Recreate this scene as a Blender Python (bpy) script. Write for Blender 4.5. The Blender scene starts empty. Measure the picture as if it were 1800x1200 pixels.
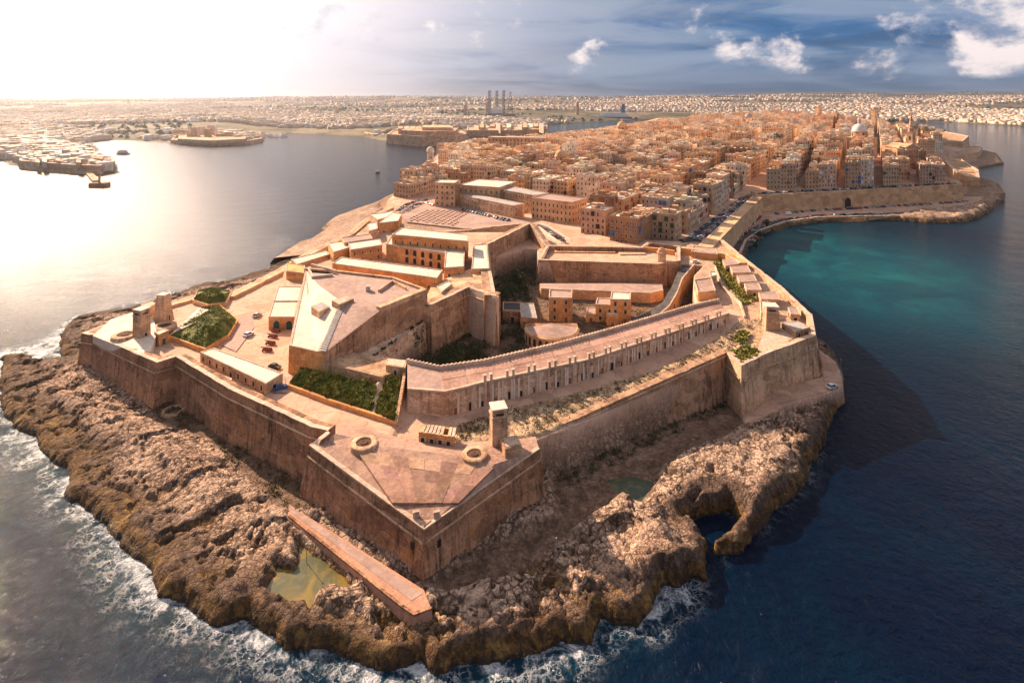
import bpy, bmesh, math, random
import numpy as np
from mathutils import Vector
R = math.radians
scene = bpy.context.scene
col = scene.collection

# ------------------------------------------------------------------ camera
CAM_H, FPX, CX, HY = 100.0, 1000.0, 900.0, 175.0     # drone height, focal length and horizon of the 1800x1200 photograph
cam_d = bpy.data.cameras.new('camera'); cam = bpy.data.objects.new('camera', cam_d); col.objects.link(cam)
cam.location = (0, 0, CAM_H); cam.rotation_euler = (R(90), 0, 0)
cam_d.sensor_width = 36; cam_d.lens = 36*FPX/1800; cam_d.shift_y = -(600-HY)/1800
cam_d.clip_start = 1; cam_d.clip_end = 60000
scene.camera = cam

# ------------------------------------------------------------------ sun, sky, exposure
SUN_AZ, SUN_EL = -45.0, 29.0                           # bearing from the view axis (left negative), elevation
sd = Vector((math.sin(R(SUN_AZ))*math.cos(R(SUN_EL)), math.cos(R(SUN_AZ))*math.cos(R(SUN_EL)), math.sin(R(SUN_EL))))
sun_d = bpy.data.lights.new('sun', 'SUN'); sun = bpy.data.objects.new('sun', sun_d); col.objects.link(sun)
sun_d.energy = 5.0; sun_d.angle = R(0.6); sun_d.color = (1.0, 0.735, 0.52)
sun.rotation_euler = sd.to_track_quat('Z', 'Y').to_euler()
sun.location = (-200, 200, 300)

class NT:
    """tiny node helper"""
    def __init__(s, tree): s.t = tree; s.n = tree.nodes; s.l = tree.links
    def new(s, typ, **kw):
        nd = s.n.new(typ)
        for k, v in kw.items(): setattr(nd, k, v)
        return nd
    def put(s, sock, v):
        if hasattr(v, 'is_output') or isinstance(v, bpy.types.NodeSocket): s.l.new(v, sock)
        else: sock.default_value = v
    def math(s, op, a, b=None, c=None, clamp=False):
        m = s.new('ShaderNodeMath', operation=op); m.use_clamp = clamp
        s.put(m.inputs[0], a)
        if b is not None: s.put(m.inputs[1], b)
        if c is not None: s.put(m.inputs[2], c)
        return m.outputs[0]
    def vmath(s, op, a, b=None):
        m = s.new('ShaderNodeVectorMath', operation=op); s.put(m.inputs[0], a)
        if b is not None: s.put(m.inputs[1], b)
        return m.outputs['Value'] if op in ('DOT_PRODUCT', 'LENGTH', 'DISTANCE') else m.outputs[0]
    def scale(s, v, sc):
        return s.vmath('MULTIPLY', v, sc)
    def noise(s, v, scale=1, detail=4, rough=.55, dist=0, col=False):
        m = s.new('ShaderNodeTexNoise'); s.put(m.inputs['Vector'], v); s.put(m.inputs['Scale'], scale)
        m.inputs['Detail'].default_value = detail; m.inputs['Roughness'].default_value = rough; m.inputs['Distortion'].default_value = dist
        return m.outputs['Color' if col else 'Fac']
    def voro(s, v, scale=1, feature='F1', out='Distance', rnd=1):
        m = s.new('ShaderNodeTexVoronoi', feature=feature); s.put(m.inputs['Vector'], v); s.put(m.inputs['Scale'], scale)
        m.inputs['Randomness'].default_value = rnd
        return m.outputs[out]
    def ramp(s, v, lo, hi, a=0., b=1.):
        m = s.new('ShaderNodeMapRange', interpolation_type='SMOOTHSTEP'); s.put(m.inputs[0], v)
        for i, x in ((1, lo), (2, hi), (3, a), (4, b)): s.put(m.inputs[i], x)
        return m.outputs[0]
    def mix(s, f, a, b, blend='MIX'):
        m = s.new('ShaderNodeMix', data_type='RGBA', blend_type=blend)
        s.put(m.inputs['Factor'], f)
        for k, v in ((6, a), (7, b)):
            if isinstance(v, (tuple, list)): v = tuple(v)[:3]+(1,)
            s.put(m.inputs[k], v)
        return m.outputs[2]
    def attr(s, name, out='Fac'):
        return s.new('ShaderNodeAttribute', attribute_name=name).outputs[out]
    def pos(s): return s.new('ShaderNodeNewGeometry').outputs['Position']
    def sep(s, v):
        m = s.new('ShaderNodeSeparateXYZ'); s.put(m.inputs[0], v); return m.outputs
    def comb(s, x, y, z):
        m = s.new('ShaderNodeCombineXYZ')
        for i, v in enumerate((x, y, z)): s.put(m.inputs[i], v)
        return m.outputs[0]
    def bump(s, h, strength=.5, dist=1.):
        m = s.new('ShaderNodeBump'); s.put(m.inputs['Height'], h); s.put(m.inputs['Strength'], strength); m.inputs['Distance'].default_value = dist
        return m.outputs[0]

world = bpy.data.worlds.new('World'); scene.world = world; world.use_nodes = True
w = NT(world.node_tree); w.n.clear()
sky = w.new('ShaderNodeTexSky', sky_type='NISHITA'); sky.sun_disc = False
sky.sun_elevation = R(SUN_EL); sky.sun_rotation = R(SUN_AZ); sky.altitude = 100; sky.air_density = 1.0; sky.dust_density = 1.6; sky.ozone_density = 2.0
d = w.vmath('NORMALIZE', w.new('ShaderNodeTexCoord').outputs['Generated'])
dx, dy, dz = w.sep(d)[:3]
cs = w.math('MAXIMUM', w.vmath('DOT_PRODUCT', d, tuple(sd)), 0.0)                # cosine of the angle to the sun
zc = w.math('MAXIMUM', dz, 0.0)
dome = w.math('ADD', zc, 0.16)                                                     # project on a cloud deck
cp = w.comb(w.math('DIVIDE', dx, dome), w.math('DIVIDE', dy, dome), 0.0)
glow = w.math('POWER', cs, 34.0)
wide = w.math('POWER', cs, 4.0)
base = w.mix(1.0, sky.outputs[0], (0.060, 0.049, 0.042), 'MULTIPLY')
az = w.math('ARCTAN2', dx, dy)
low = w.ramp(zc, 0.12, 0.50, 1.0, 0.0)                                             # the dark bank of weather lies over the horizon only
bank = w.mix(w.ramp(zc, 0.02, 0.13), (0.034, 0.070, 0.128), (0.015, 0.068, 0.165))
bands = w.noise(w.comb(w.math('MULTIPLY', az, 2.2), w.math('MULTIPLY', zc, 15.0), 1.3), 1.3, 7, .6, .6)
bank = w.mix(w.ramp(bands, .38, .64, 0.0, 0.95), bank, (0.125, 0.165, 0.235))
bank = w.mix(w.ramp(bands, .44, .30, 0.0, 0.6), bank, (0.026, 0.046, 0.088))
bank = w.mix(w.ramp(wide, 0.05, 0.70), bank, (0.42, 0.37, 0.41))
base = w.mix(w.math('MULTIPLY', low, 0.96), base, bank)
# grey and white sheets of cloud over the whole dome
n1 = w.noise(w.scale(cp, (0.6, 1.25, 1)), 1.5, 7, .58, .5)
lay = w.ramp(n1, .42, .66)
sheet = w.mix(low, (0.33, 0.275, 0.24), (0.105, 0.135, 0.190))
base = w.mix(w.math('MULTIPLY', lay, 0.6), base, w.mix(wide, sheet, (0.62, 0.54, 0.51)))
# bright cumulus heaps, flat below and lumpy above, thickest to the right of the view
cv = w.comb(w.math('MULTIPLY', az, 11.0), w.math('MULTIPLY', zc, 15.0), 8.3)
n2 = w.noise(cv, 1.25, 10, .62, .2)
n3 = w.noise(w.vmath('ADD', cv, (2.2, .6, 4.0)), 0.33, 2, .5)
heap = w.math('ADD', w.math('MULTIPLY', n2, 0.72), w.math('MULTIPLY', n3, 0.62))
heap = w.math('ADD', heap, w.ramp(az, 0.40, 0.78, -0.07, 0.12))
heap = w.math('SUBTRACT', heap, w.ramp(zc, 0.05, 0.0, 0.0, 0.42))
hm = w.ramp(heap, .635, .765)
hs = w.ramp(w.noise(w.vmath('ADD', cv, (0.10, -.22, 0)), 1.25, 10, .62, .2), .42, .62)
hc = w.mix(hs, (0.12, 0.155, 0.225), (0.50, 0.435, 0.42))
base = w.mix(w.math('MULTIPLY', hm, .92), base, hc)
# light scattered round the sun behind thin cloud
base = w.mix(w.math('MINIMUM', w.math('MULTIPLY', w.math('POWER', cs, 6.5), 1.5), 1.0), base, (0.60, 0.545, 0.535))
base = w.mix(1.0, base, w.mix(glow, (0, 0, 0), (1.05, 0.90, 0.80)), 'ADD')
bg = w.new('ShaderNodeBackground'); w.l.new(base, bg.inputs[0]); bg.inputs[1].default_value = 1.0
wo = w.new('ShaderNodeOutputWorld'); w.l.new(bg.outputs[0], wo.inputs[0])

vs = scene.view_settings; vs.view_transform = 'Standard'; vs.look = 'None'; vs.gamma = 1; vs.exposure = 1.18; vs.use_curve_mapping = False
cy = scene.cycles
cy.use_denoising = True; cy.max_bounces = 5; cy.diffuse_bounces = 3; cy.glossy_bounces = 2; cy.transmission_bounces = 2; cy.transparent_max_bounces = 6; cy.volume_bounces = 0
cy.caustics_reflective = False; cy.caustics_refractive = False; cy.sample_clamp_indirect = 4.0

# ------------------------------------------------------------------ helpers
rng = random.Random(7); nrng = np.random.default_rng(11)
def W(px, py, z):
    """ground point of the place seen at photograph pixel (px, py) when it lies at height z (survey of the photograph)"""
    Y = (CAM_H-z)*FPX/(py-HY); return ((px-CX)/FPX*Y, Y, z)
def WP(pts, z=None): return [W(*p) if len(p) == 3 else W(p[0], p[1], z) for p in pts]
def XY(pts, z=None): return [p[:2] for p in WP(pts, z)]

# value noise
_T = nrng.random((256, 256))
def vnoise(x, y):
    xi = np.floor(x).astype(int); yi = np.floor(y).astype(int); fx = x-xi; fy = y-yi
    fx = fx*fx*(3-2*fx); fy = fy*fy*(3-2*fy)
    a = _T[xi & 255, yi & 255]; b = _T[(xi+1) & 255, yi & 255]; c = _T[xi & 255, (yi+1) & 255]; d_ = _T[(xi+1) & 255, (yi+1) & 255]
    return (a*(1-fx)+b*fx)*(1-fy)+(c*(1-fx)+d_*fx)*fy
def fbm(x, y, o=4, rough=.5):
    s = 0; a = 1; t = 0
    for i in range(o):
        s = s+a*vnoise(x*2**i+17.3*i, y*2**i+5.1*i); t += a; a *= rough
    return s/t
_J = nrng.random((128, 128, 3))
def worley(x, y):
    """F1, F2, random of nearest cell"""
    xi = np.floor(x).astype(int); yi = np.floor(y).astype(int)
    f1 = np.full(x.shape, 9.); f2 = np.full(x.shape, 9.); rr = np.zeros(x.shape)
    for i in (-1, 0, 1):
        for j in (-1, 0, 1):
            J = _J[(xi+i) & 127, (yi+j) & 127]
            dd = np.hypot(xi+i+J[..., 0]-x, yi+j+J[..., 1]-y)
            n = dd < f1
            f2 = np.where(n, f1, np.minimum(f2, dd)); rr = np.where(n, J[..., 2], rr); f1 = np.where(n, dd, f1)
    return f1, f2, rr
def facets(x, y, tilt, seed=0):
    """tilted flat slabs with sharp edges: height, edge distance"""
    xi = np.floor(x).astype(int); yi = np.floor(y).astype(int)
    f1 = np.full(x.shape, 9.); f2 = np.full(x.shape, 9.); hgt = np.zeros(x.shape)
    for i in (-1, 0, 1):
        for j in (-1, 0, 1):
            A_ = (xi+i+seed) & 127; B_ = (yi+j) & 127; J = _J[A_, B_]; K = _J[(B_+37) & 127, (A_+11) & 127]
            ddx = x-(xi+i+J[..., 0]); ddy = y-(yi+j+J[..., 1]); dd = np.hypot(ddx, ddy); n = dd < f1
            f2 = np.where(n, f1, np.minimum(f2, dd)); f1 = np.where(n, dd, f1)
            hgt = np.where(n, (J[..., 2]-.5)+tilt*((K[..., 0]-.5)*ddx+(K[..., 1]-.5)*ddy), hgt)
    return hgt, f2-f1
def sstep(a, b, x):
    t = np.clip((x-a)/(b-a), 0, 1); return t*t*(3-2*t)
def inside(poly, x, y):
    r = np.zeros(x.shape, bool); n = len(poly)
    for i in range(n):
        x0, y0 = poly[i][:2]; x1, y1 = poly[(i+1) % n][:2]
        if y0 == y1: continue
        c = ((y0 > y) != (y1 > y)) & (x < (x1-x0)*(y-y0)/(y1-y0)+x0)
        r ^= c
    return r
def segdist(poly, x, y, closed=True):
    m = np.full(x.shape, 1e9); n = len(poly)
    for i in range(n if closed else n-1):
        x0, y0 = poly[i][:2]; x1, y1 = poly[(i+1) % n][:2]
        dx_, dy_ = x1-x0, y1-y0; L = dx_*dx_+dy_*dy_+1e-9
        t = np.clip(((x-x0)*dx_+(y-y0)*dy_)/L, 0, 1)
        m = np.minimum(m, np.hypot(x-x0-t*dx_, y-y0-t*dy_))
    return m
def sdf(poly, x, y):
    dd = segdist(poly, x, y); return np.where(inside(poly, x, y), dd, -dd)

def area2(p): return sum(p[i][0]*p[(i+1) % len(p)][1]-p[(i+1) % len(p)][0]*p[i][1] for i in range(len(p)))
def ccw(p): return list(p) if area2(p) > 0 else list(p)[::-1]
def offset(poly, dist):
    """grow a ccw polygon outward; dist number or list"""
    n = len(poly); out = []
    for i in range(n):
        a, b, c = poly[i-1], poly[i], poly[(i+1) % n]
        e1 = Vector((b[0]-a[0], b[1]-a[1])).normalized(); e2 = Vector((c[0]-b[0], c[1]-b[1])).normalized()
        n1 = Vector((e1.y, -e1.x)); n2 = Vector((e2.y, -e2.x)); m = n1+n2
        k = m.dot(n1)
        m = m/max(k, .35)
        dd = dist[i] if isinstance(dist, (list, tuple)) else dist
        out.append((b[0]+m.x*dd, b[1]+m.y*dd))
    return out

class MB:
    """collects faces; build() links them as ONE mesh object"""
    def __init__(s): s.v = []; s.f = []; s.m = []
    def add(s, vs_, fs, m=0):
        o = len(s.v); s.v += [tuple(v) for v in vs_]; s.f += [tuple(i+o for i in f) for f in fs]; s.m += [m]*len(fs); return s
    def quad(s, a, b, c, d_, m=0): return s.add([a, b, c, d_], [(0, 1, 2, 3)], m)
    def box(s, c, size, rz=0, m=0, taper=1., bottom=True):
        sx, sy, sz = size[0]/2, size[1]/2, size[2]; cs_, sn = math.cos(rz), math.sin(rz); P = []
        for z, k in ((0, 1), (sz, taper)):
            for x, y in ((-sx, -sy), (sx, -sy), (sx, sy), (-sx, sy)):
                x *= k; y *= k; P.append((c[0]+x*cs_-y*sn, c[1]+x*sn+y*cs_, c[2]+z))
        F = [(4, 5, 6, 7), (0, 1, 5, 4), (1, 2, 6, 5), (2, 3, 7, 6), (3, 0, 4, 7)]
        if bottom: F.append((3, 2, 1, 0))
        return s.add(P, F, m)
    def prism(s, poly, z0, z1=None, batter=0., m=0, top=True, mtop=None, bottom=False):
        """poly (x, y[, z]) is the TOP ring; walls lean out by batter*height on the way down to z0"""
        p = ccw(poly); n = len(p); zt = [q[2] if z1 is None else z1 for q in p]
        hz = [zt[i]-z0 for i in range(n)]
        lo = offset(p, [batter*h for h in hz]) if batter else [q[:2] for q in p]
        vs_ = [(q[0], q[1], zt[i]) for i, q in enumerate(p)]+[(q[0], q[1], z0) for q in lo]
        s.add(vs_, [(i, n+i, n+(i+1) % n, (i+1) % n) for i in range(n)], m)
        if top: s.add(vs_[:n], [tuple(range(n))], m if mtop is None else mtop)
        if bottom: s.add(vs_[n:], [tuple(range(n))[::-1]], m)
        return s
    def strip(s, pts, z0, th, batter=0., m=0, side=1, closed=False, lip=0.):
        """wall along pts (x, y, ztop) = outer top edge; inner face th behind (to the left of travel when side=1); base leans out"""
        n = len(pts); z0 = z0 if isinstance(z0, (list, tuple)) else [z0]*n; N = []
        for i in range(n):
            a = pts[i-1] if (i or closed) else pts[i]; c = pts[(i+1) % n] if (i < n-1 or closed) else pts[i]; b = pts[i]
            t1 = Vector((b[0]-a[0], b[1]-a[1])); t2 = Vector((c[0]-b[0], c[1]-b[1]))
            t1 = t1.normalized() if t1.length > 1e-6 else t2.normalized(); t2 = t2.normalized() if t2.length > 1e-6 else t1
            n1 = Vector((-t1.y, t1.x)); n2 = Vector((-t2.y, t2.x)); mm = n1+n2; k = max(mm.dot(n1), .5); N.append(mm/k*side)
        V = []
        for i, b in enumerate(pts):
            h = b[2]-z0[i]
            V += [(b[0]-N[i].x*batter*h, b[1]-N[i].y*batter*h, z0[i]), (b[0], b[1], b[2]), (b[0]+N[i].x*th, b[1]+N[i].y*th, b[2]), (b[0]+N[i].x*th, b[1]+N[i].y*th, z0[i])]
        F = []
        for i in range(n if closed else n-1):
            j = (i+1) % n
            q = [(4*i, 4*j, 4*j+1, 4*i+1), (4*i+1, 4*j+1, 4*j+2, 4*i+2), (4*i+2, 4*j+2, 4*j+3, 4*i+3)]
            F += [f[::-1] for f in q] if side < 0 else q
        if not closed:
            e = [(0, 1, 2, 3), (4*n-1, 4*n-2, 4*n-3, 4*n-4)]; F += [f[::-1] for f in e] if side < 0 else e
        return s.add(V, F, m)
    def lathe(s, c, prof, n=24, m=0, a0=0., a1=2*math.pi):
        full = abs(a1-a0-2*math.pi) < 1e-6; k = n if full else n+1; V = []
        for r, z in prof:
            for i in range(k):
                a = a0+(a1-a0)*i/n; V.append((c[0]+r*math.cos(a), c[1]+r*math.sin(a), c[2]+z))
        F = []
        for j in range(len(prof)-1):
            for i in range(n):
                i2 = (i+1) % k; F.append((j*k+i, j*k+i2, (j+1)*k+i2, (j+1)*k+i))
        return s.add(V, F, m)
    def tube(s, a, b, r0, r1=None, n=8, m=0):
        a = Vector(a); b = Vector(b); t = (b-a).normalized(); u = t.orthogonal().normalized(); v = t.cross(u); r1 = r0 if r1 is None else r1; V = []
        for c, r in ((a, r0), (b, r1)):
            for i in range(n):
                q = c+u*math.cos(2*math.pi*i/n)*r+v*math.sin(2*math.pi*i/n)*r; V.append(tuple(q))
        return s.add(V, [(i, (i+1) % n, n+(i+1) % n, n+i) for i in range(n)]+[tuple(range(n))[::-1], tuple(range(n, 2*n))], m)
    def mesh(s, name, mats, smooth=False):
        me = bpy.data.meshes.new(name); me.from_pydata(s.v, [], s.f)
        for mt in (mats if isinstance(mats, (list, tuple)) else [mats]): me.materials.append(mt)
        if any(s.m): me.polygons.foreach_set('material_index', s.m)
        if smooth: me.polygons.foreach_set('use_smooth', [True]*len(me.polygons))
        me.update(); return me
    def build(s, name, mats, parent=None, smooth=False, **kw):
        return link(name, s.mesh(name, mats, smooth), parent, **kw)
def link(name, me, parent=None, loc=None, rz=0, color=None, **kw):
    o = bpy.data.objects.new(name, me); col.objects.link(o)
    if loc is not None: o.location = loc
    if rz: o.rotation_euler[2] = rz
    if parent is not None: o.parent = parent
    if color is not None: o.color = tuple(color)[:3]+(1,)
    for k, v in kw.items(): o[k] = v
    return o
def thing(name, label, cat, group=None, loc=(0, 0, 0), rz=0, color=None):
    o = bpy.data.objects.new(name, None); col.objects.link(o); o.location = loc; o.rotation_euler[2] = rz; o.empty_display_size = .5
    o['label'] = label; o['category'] = cat
    if group: o['group'] = group
    if color is not None: o.color = tuple(color)[:3]+(1,)
    return o
def tag(o, label, cat, group=None):
    o['label'] = label; o['category'] = cat
    if group: o['group'] = group
    return o
def gridmesh(name, xs, ys, Z, mat, attrs=None, keep=None, smooth=True):
    nx, ny = len(xs), len(ys); X, Y = np.meshgrid(xs, ys)
    co = np.stack([X, Y, Z], -1).reshape(-1, 3)
    i = np.arange((nx-1)*(ny-1)); r = i//(nx-1); c = i % (nx-1); a = r*nx+c
    q = np.stack([a, a+1, a+1+nx, a+nx], -1)
    if keep is not None:
        k = keep.reshape(-1); q = q[k[q].any(1)]
        used = np.zeros(len(co), bool); used[q.ravel()] = True; mp = np.cumsum(used)-1; q = mp[q]; co = co[used]
    else: used = None
    me = bpy.data.meshes.new(name); me.vertices.add(len(co)); me.vertices.foreach_set('co', co.ravel().astype(np.float32))
    me.loops.add(q.size); me.loops.foreach_set('vertex_index', q.ravel().astype(np.int32))
    me.polygons.add(len(q)); me.polygons.foreach_set('loop_start', (np.arange(len(q))*4).astype(np.int32)); me.polygons.foreach_set('loop_total', np.full(len(q), 4, np.int32))
    if smooth: me.polygons.foreach_set('use_smooth', np.ones(len(q), bool))
    me.update(calc_edges=True)
    for k, v in (attrs or {}).items():
        v = v.reshape(-1) if v.ndim == 2 else v.reshape(-1, v.shape[-1])
        if used is not None: v = v[used]
        if v.ndim == 1:
            at = me.attributes.new(k, 'FLOAT', 'POINT'); at.data.foreach_set('value', v.astype(np.float32))
        else:
            at = me.attributes.new(k, 'FLOAT_COLOR', 'POINT'); at.data.foreach_set('color', np.concatenate([v, np.ones((len(v), 1))], 1).ravel().astype(np.float32))
    me.materials.append(mat); return me
# ------------------------------------------------------------------ materials
def new_mat(name):
    m = bpy.data.materials.new(name); m.use_nodes = True; t = NT(m.node_tree); t.n.clear()
    b = t.new('ShaderNodeBsdfPrincipled'); o = t.new('ShaderNodeOutputMaterial'); t.l.new(b.outputs[0], o.inputs[0])
    b.inputs['Roughness'].default_value = .9; b.inputs['Specular IOR Level'].default_value = .2
    return m, t, b
def stone(name, light, dark, stain=(.032, .021, .016), streak=.5, ochre=0., bump=.35, grain=1., objcol=False, courses=True):
    m, t, b = new_mat(name); p = t.pos()
    c = t.mix(t.ramp(t.noise(p, .11*grain, 6, .68), .36, .62), dark, light)
    c = t.mix(t.ramp(t.noise(p, .9*grain, 4, .65), .42, .72, 0, .65), c, tuple(min(1, x*1.28) for x in light))
    c = t.mix(t.ramp(t.noise(t.vmath('ADD', p, (3, 17, 8)), 1.7*grain, 4, .7), .55, .72, 0, .30+.5*streak), c, tuple(x*.45 for x in dark))
    if courses:
        px_, py_, pz_ = t.sep(p)[:3]; q_ = t.comb(t.math('ADD', px_, t.math('MULTIPLY', py_, .73)), t.math('MULTIPLY', pz_, 1.0), 0.0)
        br = t.new('ShaderNodeTexBrick'); t.l.new(q_, br.inputs['Vector']); br.inputs['Scale'].default_value = 1.0; br.inputs['Brick Width'].default_value = 1.5; br.inputs['Row Height'].default_value = .62; br.inputs['Mortar Size'].default_value = .05
        br.inputs['Color1'].default_value = (.82, .82, .82, 1); br.inputs['Color2'].default_value = (1.14, 1.12, 1.1, 1); br.inputs['Mortar'].default_value = (.5, .47, .45, 1)
        c = t.mix(.75, c, br.outputs['Color'], 'MULTIPLY')
        rep = t.voro(t.vmath('ADD', t.scale(p, (1, 1, 1.7)), t.scale(t.noise(p, .5, 4, .6, 0, True), (4., 4., 4.))), .16, 'F1', 'Color'); rp = t.sep(rep)[0]
        c = t.mix(t.ramp(rp, .66, .82, 0, .35), c, tuple(min(1, x*1.35) for x in light)); c = t.mix(t.ramp(rp, .26, .12, 0, .4), c, tuple(x*.55 for x in dark))
    if objcol:
        oi = t.new('ShaderNodeObjectInfo'); c = t.mix(1., c, oi.outputs['Color'], 'MULTIPLY')
    if ochre: c = t.mix(t.ramp(t.noise(t.vmath('ADD', p, (31, 7, 3)), .13, 3, .5), .60, .70, 0, ochre), c, (.46, .19, .06))
    if streak:
        s = t.noise(t.scale(p, (.9, .9, .05)), 1., 4, .7)
        s = t.math('MULTIPLY', t.ramp(s, .46, .72), t.ramp(t.noise(p, .06, 3, .5), .3, .62))
        c = t.mix(t.math('MULTIPLY', s, streak), c, stain)
        blot = t.math('MULTIPLY', t.ramp(t.noise(t.vmath('ADD', p, (9, 3, 40)), .35, 5, .7), .52, .72), streak*.75)
        c = t.mix(blot, c, tuple(x*1.6 for x in stain))
    if courses:
        z = t.sep(p)[2]; ln = t.ramp(t.math('ABSOLUTE', t.math('SUBTRACT', t.math('FRACT', t.math('MULTIPLY', z, 1.15)), .5)), .40, .5, 0, .28)
        c = t.mix(t.math('MULTIPLY', ln, t.ramp(t.noise(p, .8, 2, .5), .4, .6)), c, stain)
    h = t.math('ADD', t.noise(p, 1.6*grain, 5, .7), t.math('MULTIPLY', t.noise(p, .45*grain, 3, .6), 1.4))
    t.l.new(c, b.inputs['Base Color']); t.l.new(t.bump(h, bump, .5), b.inputs['Normal']); return m
def flat(name, c, rough=.7, spec=.3, var=.25, metal=0., sc=1.2):
    m, t, b = new_mat(name); p = t.pos()
    k = t.mix(t.ramp(t.noise(p, sc, 4, .6), .3, .7), tuple(x*(1-var) for x in c), tuple(min(1, x*(1+var)) for x in c))
    t.l.new(k, b.inputs['Base Color']); b.inputs['Roughness'].default_value = rough; b.inputs['Specular IOR Level'].default_value = spec; b.inputs['Metallic'].default_value = metal
    return m
M = {}
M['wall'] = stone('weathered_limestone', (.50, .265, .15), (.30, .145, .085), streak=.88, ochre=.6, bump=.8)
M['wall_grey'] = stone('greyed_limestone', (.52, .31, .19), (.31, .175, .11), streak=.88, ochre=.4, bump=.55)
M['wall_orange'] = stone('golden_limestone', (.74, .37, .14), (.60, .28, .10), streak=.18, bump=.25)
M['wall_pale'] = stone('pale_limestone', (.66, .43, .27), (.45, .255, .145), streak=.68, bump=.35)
M['rim'] = stone('parapet_coping', (.62, .46, .35), (.45, .31, .22), streak=.35, bump=.4, courses=False)
M['roof'] = stone('pale_roof_screed', (.70, .59, .49), (.60, .47, .37), streak=.12, bump=.12, grain=.7, courses=False)
M['roof_grey'] = stone('grey_roof_screed', (.42, .38, .36), (.31, .28, .26), streak=.3, bump=.12, courses=False)
M['terrace'] = stone('pinkish_terrace_paving', (.42, .285, .235), (.30, .20, .165), stain=(.12, .09, .085), streak=.35, bump=.15, grain=.6, courses=False)
M['slab'] = stone('old_concrete_slab', (.46, .29, .215), (.30, .175, .13), stain=(.12, .075, .06), streak=.5, bump=.2, objcol=True, courses=False)
M['platform'] = stone('red_brown_platform', (.50, .27, .18), (.40, .20, .13), stain=(.2, .11, .08), streak=.45, bump=.25, courses=False)
M['house'] = stone('townhouse_limestone', (.95, .95, .95), (.72, .70, .68), stain=(.12, .08, .05), streak=.22, bump=.2, objcol=True)
M['houseroof'] = stone('townhouse_roof', (.95, .93, .9), (.66, .64, .62), streak=.25, bump=.1, objcol=True, courses=False, grain=2.2)
M['render'] = stone('streaked_whitewash', (.80, .58, .42), (.46, .26, .15), stain=(.06, .035, .025), streak=.9, ochre=.5, bump=.5)
M['wall_honey'] = stone('honey_limestone', (.70, .44, .25), (.55, .33, .18), streak=.25, bump=.25)
M['dark'] = flat('dark_opening', (.022, .016, .013), .6, .3)
M['pit'] = flat('dark_pit_floor', (.11, .055, .038), .9, .1, .4)  # dark brown floor tone, mottled
M['glass'] = flat('window_glass', (.03, .032, .036), .2, .6)
M['shutter'] = flat('green_shutter', (.03, .09, .055), .6)
M['wood'] = flat('painted_wood', (.28, .09, .045), .6)
M['white'] = flat('white_paint', (.8, .78, .75), .5, .3, .05)
M['steel'] = flat('grey_steel', (.22, .22, .22), .5, .5)
M['asphalt'] = flat('asphalt', (.085, .075, .072), .9, .2, .3, sc=.4)
M['tyre'] = flat('tyre', (.02, .02, .02), .8)
M['redmetal'] = flat('red_brown_iron', (.25, .07, .04), .7)
M['blue'] = flat('blue_paint', (.03, .13, .36), .5)
M['lead'] = flat('dome_lead', (.62, .60, .57), .55, .4, .12)
M['trunk'] = flat('bark', (.10, .07, .05), .9)
M['pool'] = None
def foliage(name, a, b_, sc=.6):
    m, t, b = new_mat(name); p = t.pos()
    c = t.mix(t.ramp(t.noise(p, sc, 3, .6), .35, .65), a, b_)
    c = t.mix(t.ramp(t.noise(p, 4., 2, .6), .45, .8, 0, .5), c, tuple(x*1.7 for x in b_))
    t.l.new(c, b.inputs['Base Color']); b.inputs['Roughness'].default_value = .8; return m
M['leaf'] = foliage('dark_leaf', (.022, .030, .012), (.05, .062, .022))
M['grass'] = foliage('green_bank_herbs', (.11, .135, .026), (.23, .22, .05), .35)
M['grass_yellow'] = foliage('yellow_weeds', (.15, .15, .025), (.26, .23, .05), .4)  # yellow-green leaf colour, lighter than the bank herbs
M['grass_mid'] = foliage('mound_turf', (.10, .12, .022), (.20, .19, .04), .3)
M['scrub'] = foliage('dry_scrub', (.055, .035, .018), (.10, .075, .03), .8)
def objpaint():
    m, t, b = new_mat('car_paint'); oi = t.new('ShaderNodeObjectInfo'); t.l.new(oi.outputs['Color'], b.inputs['Base Color'])
    b.inputs['Roughness'].default_value = .28; b.inputs['Specular IOR Level'].default_value = .5; return m
M['paint'] = objpaint()

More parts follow.
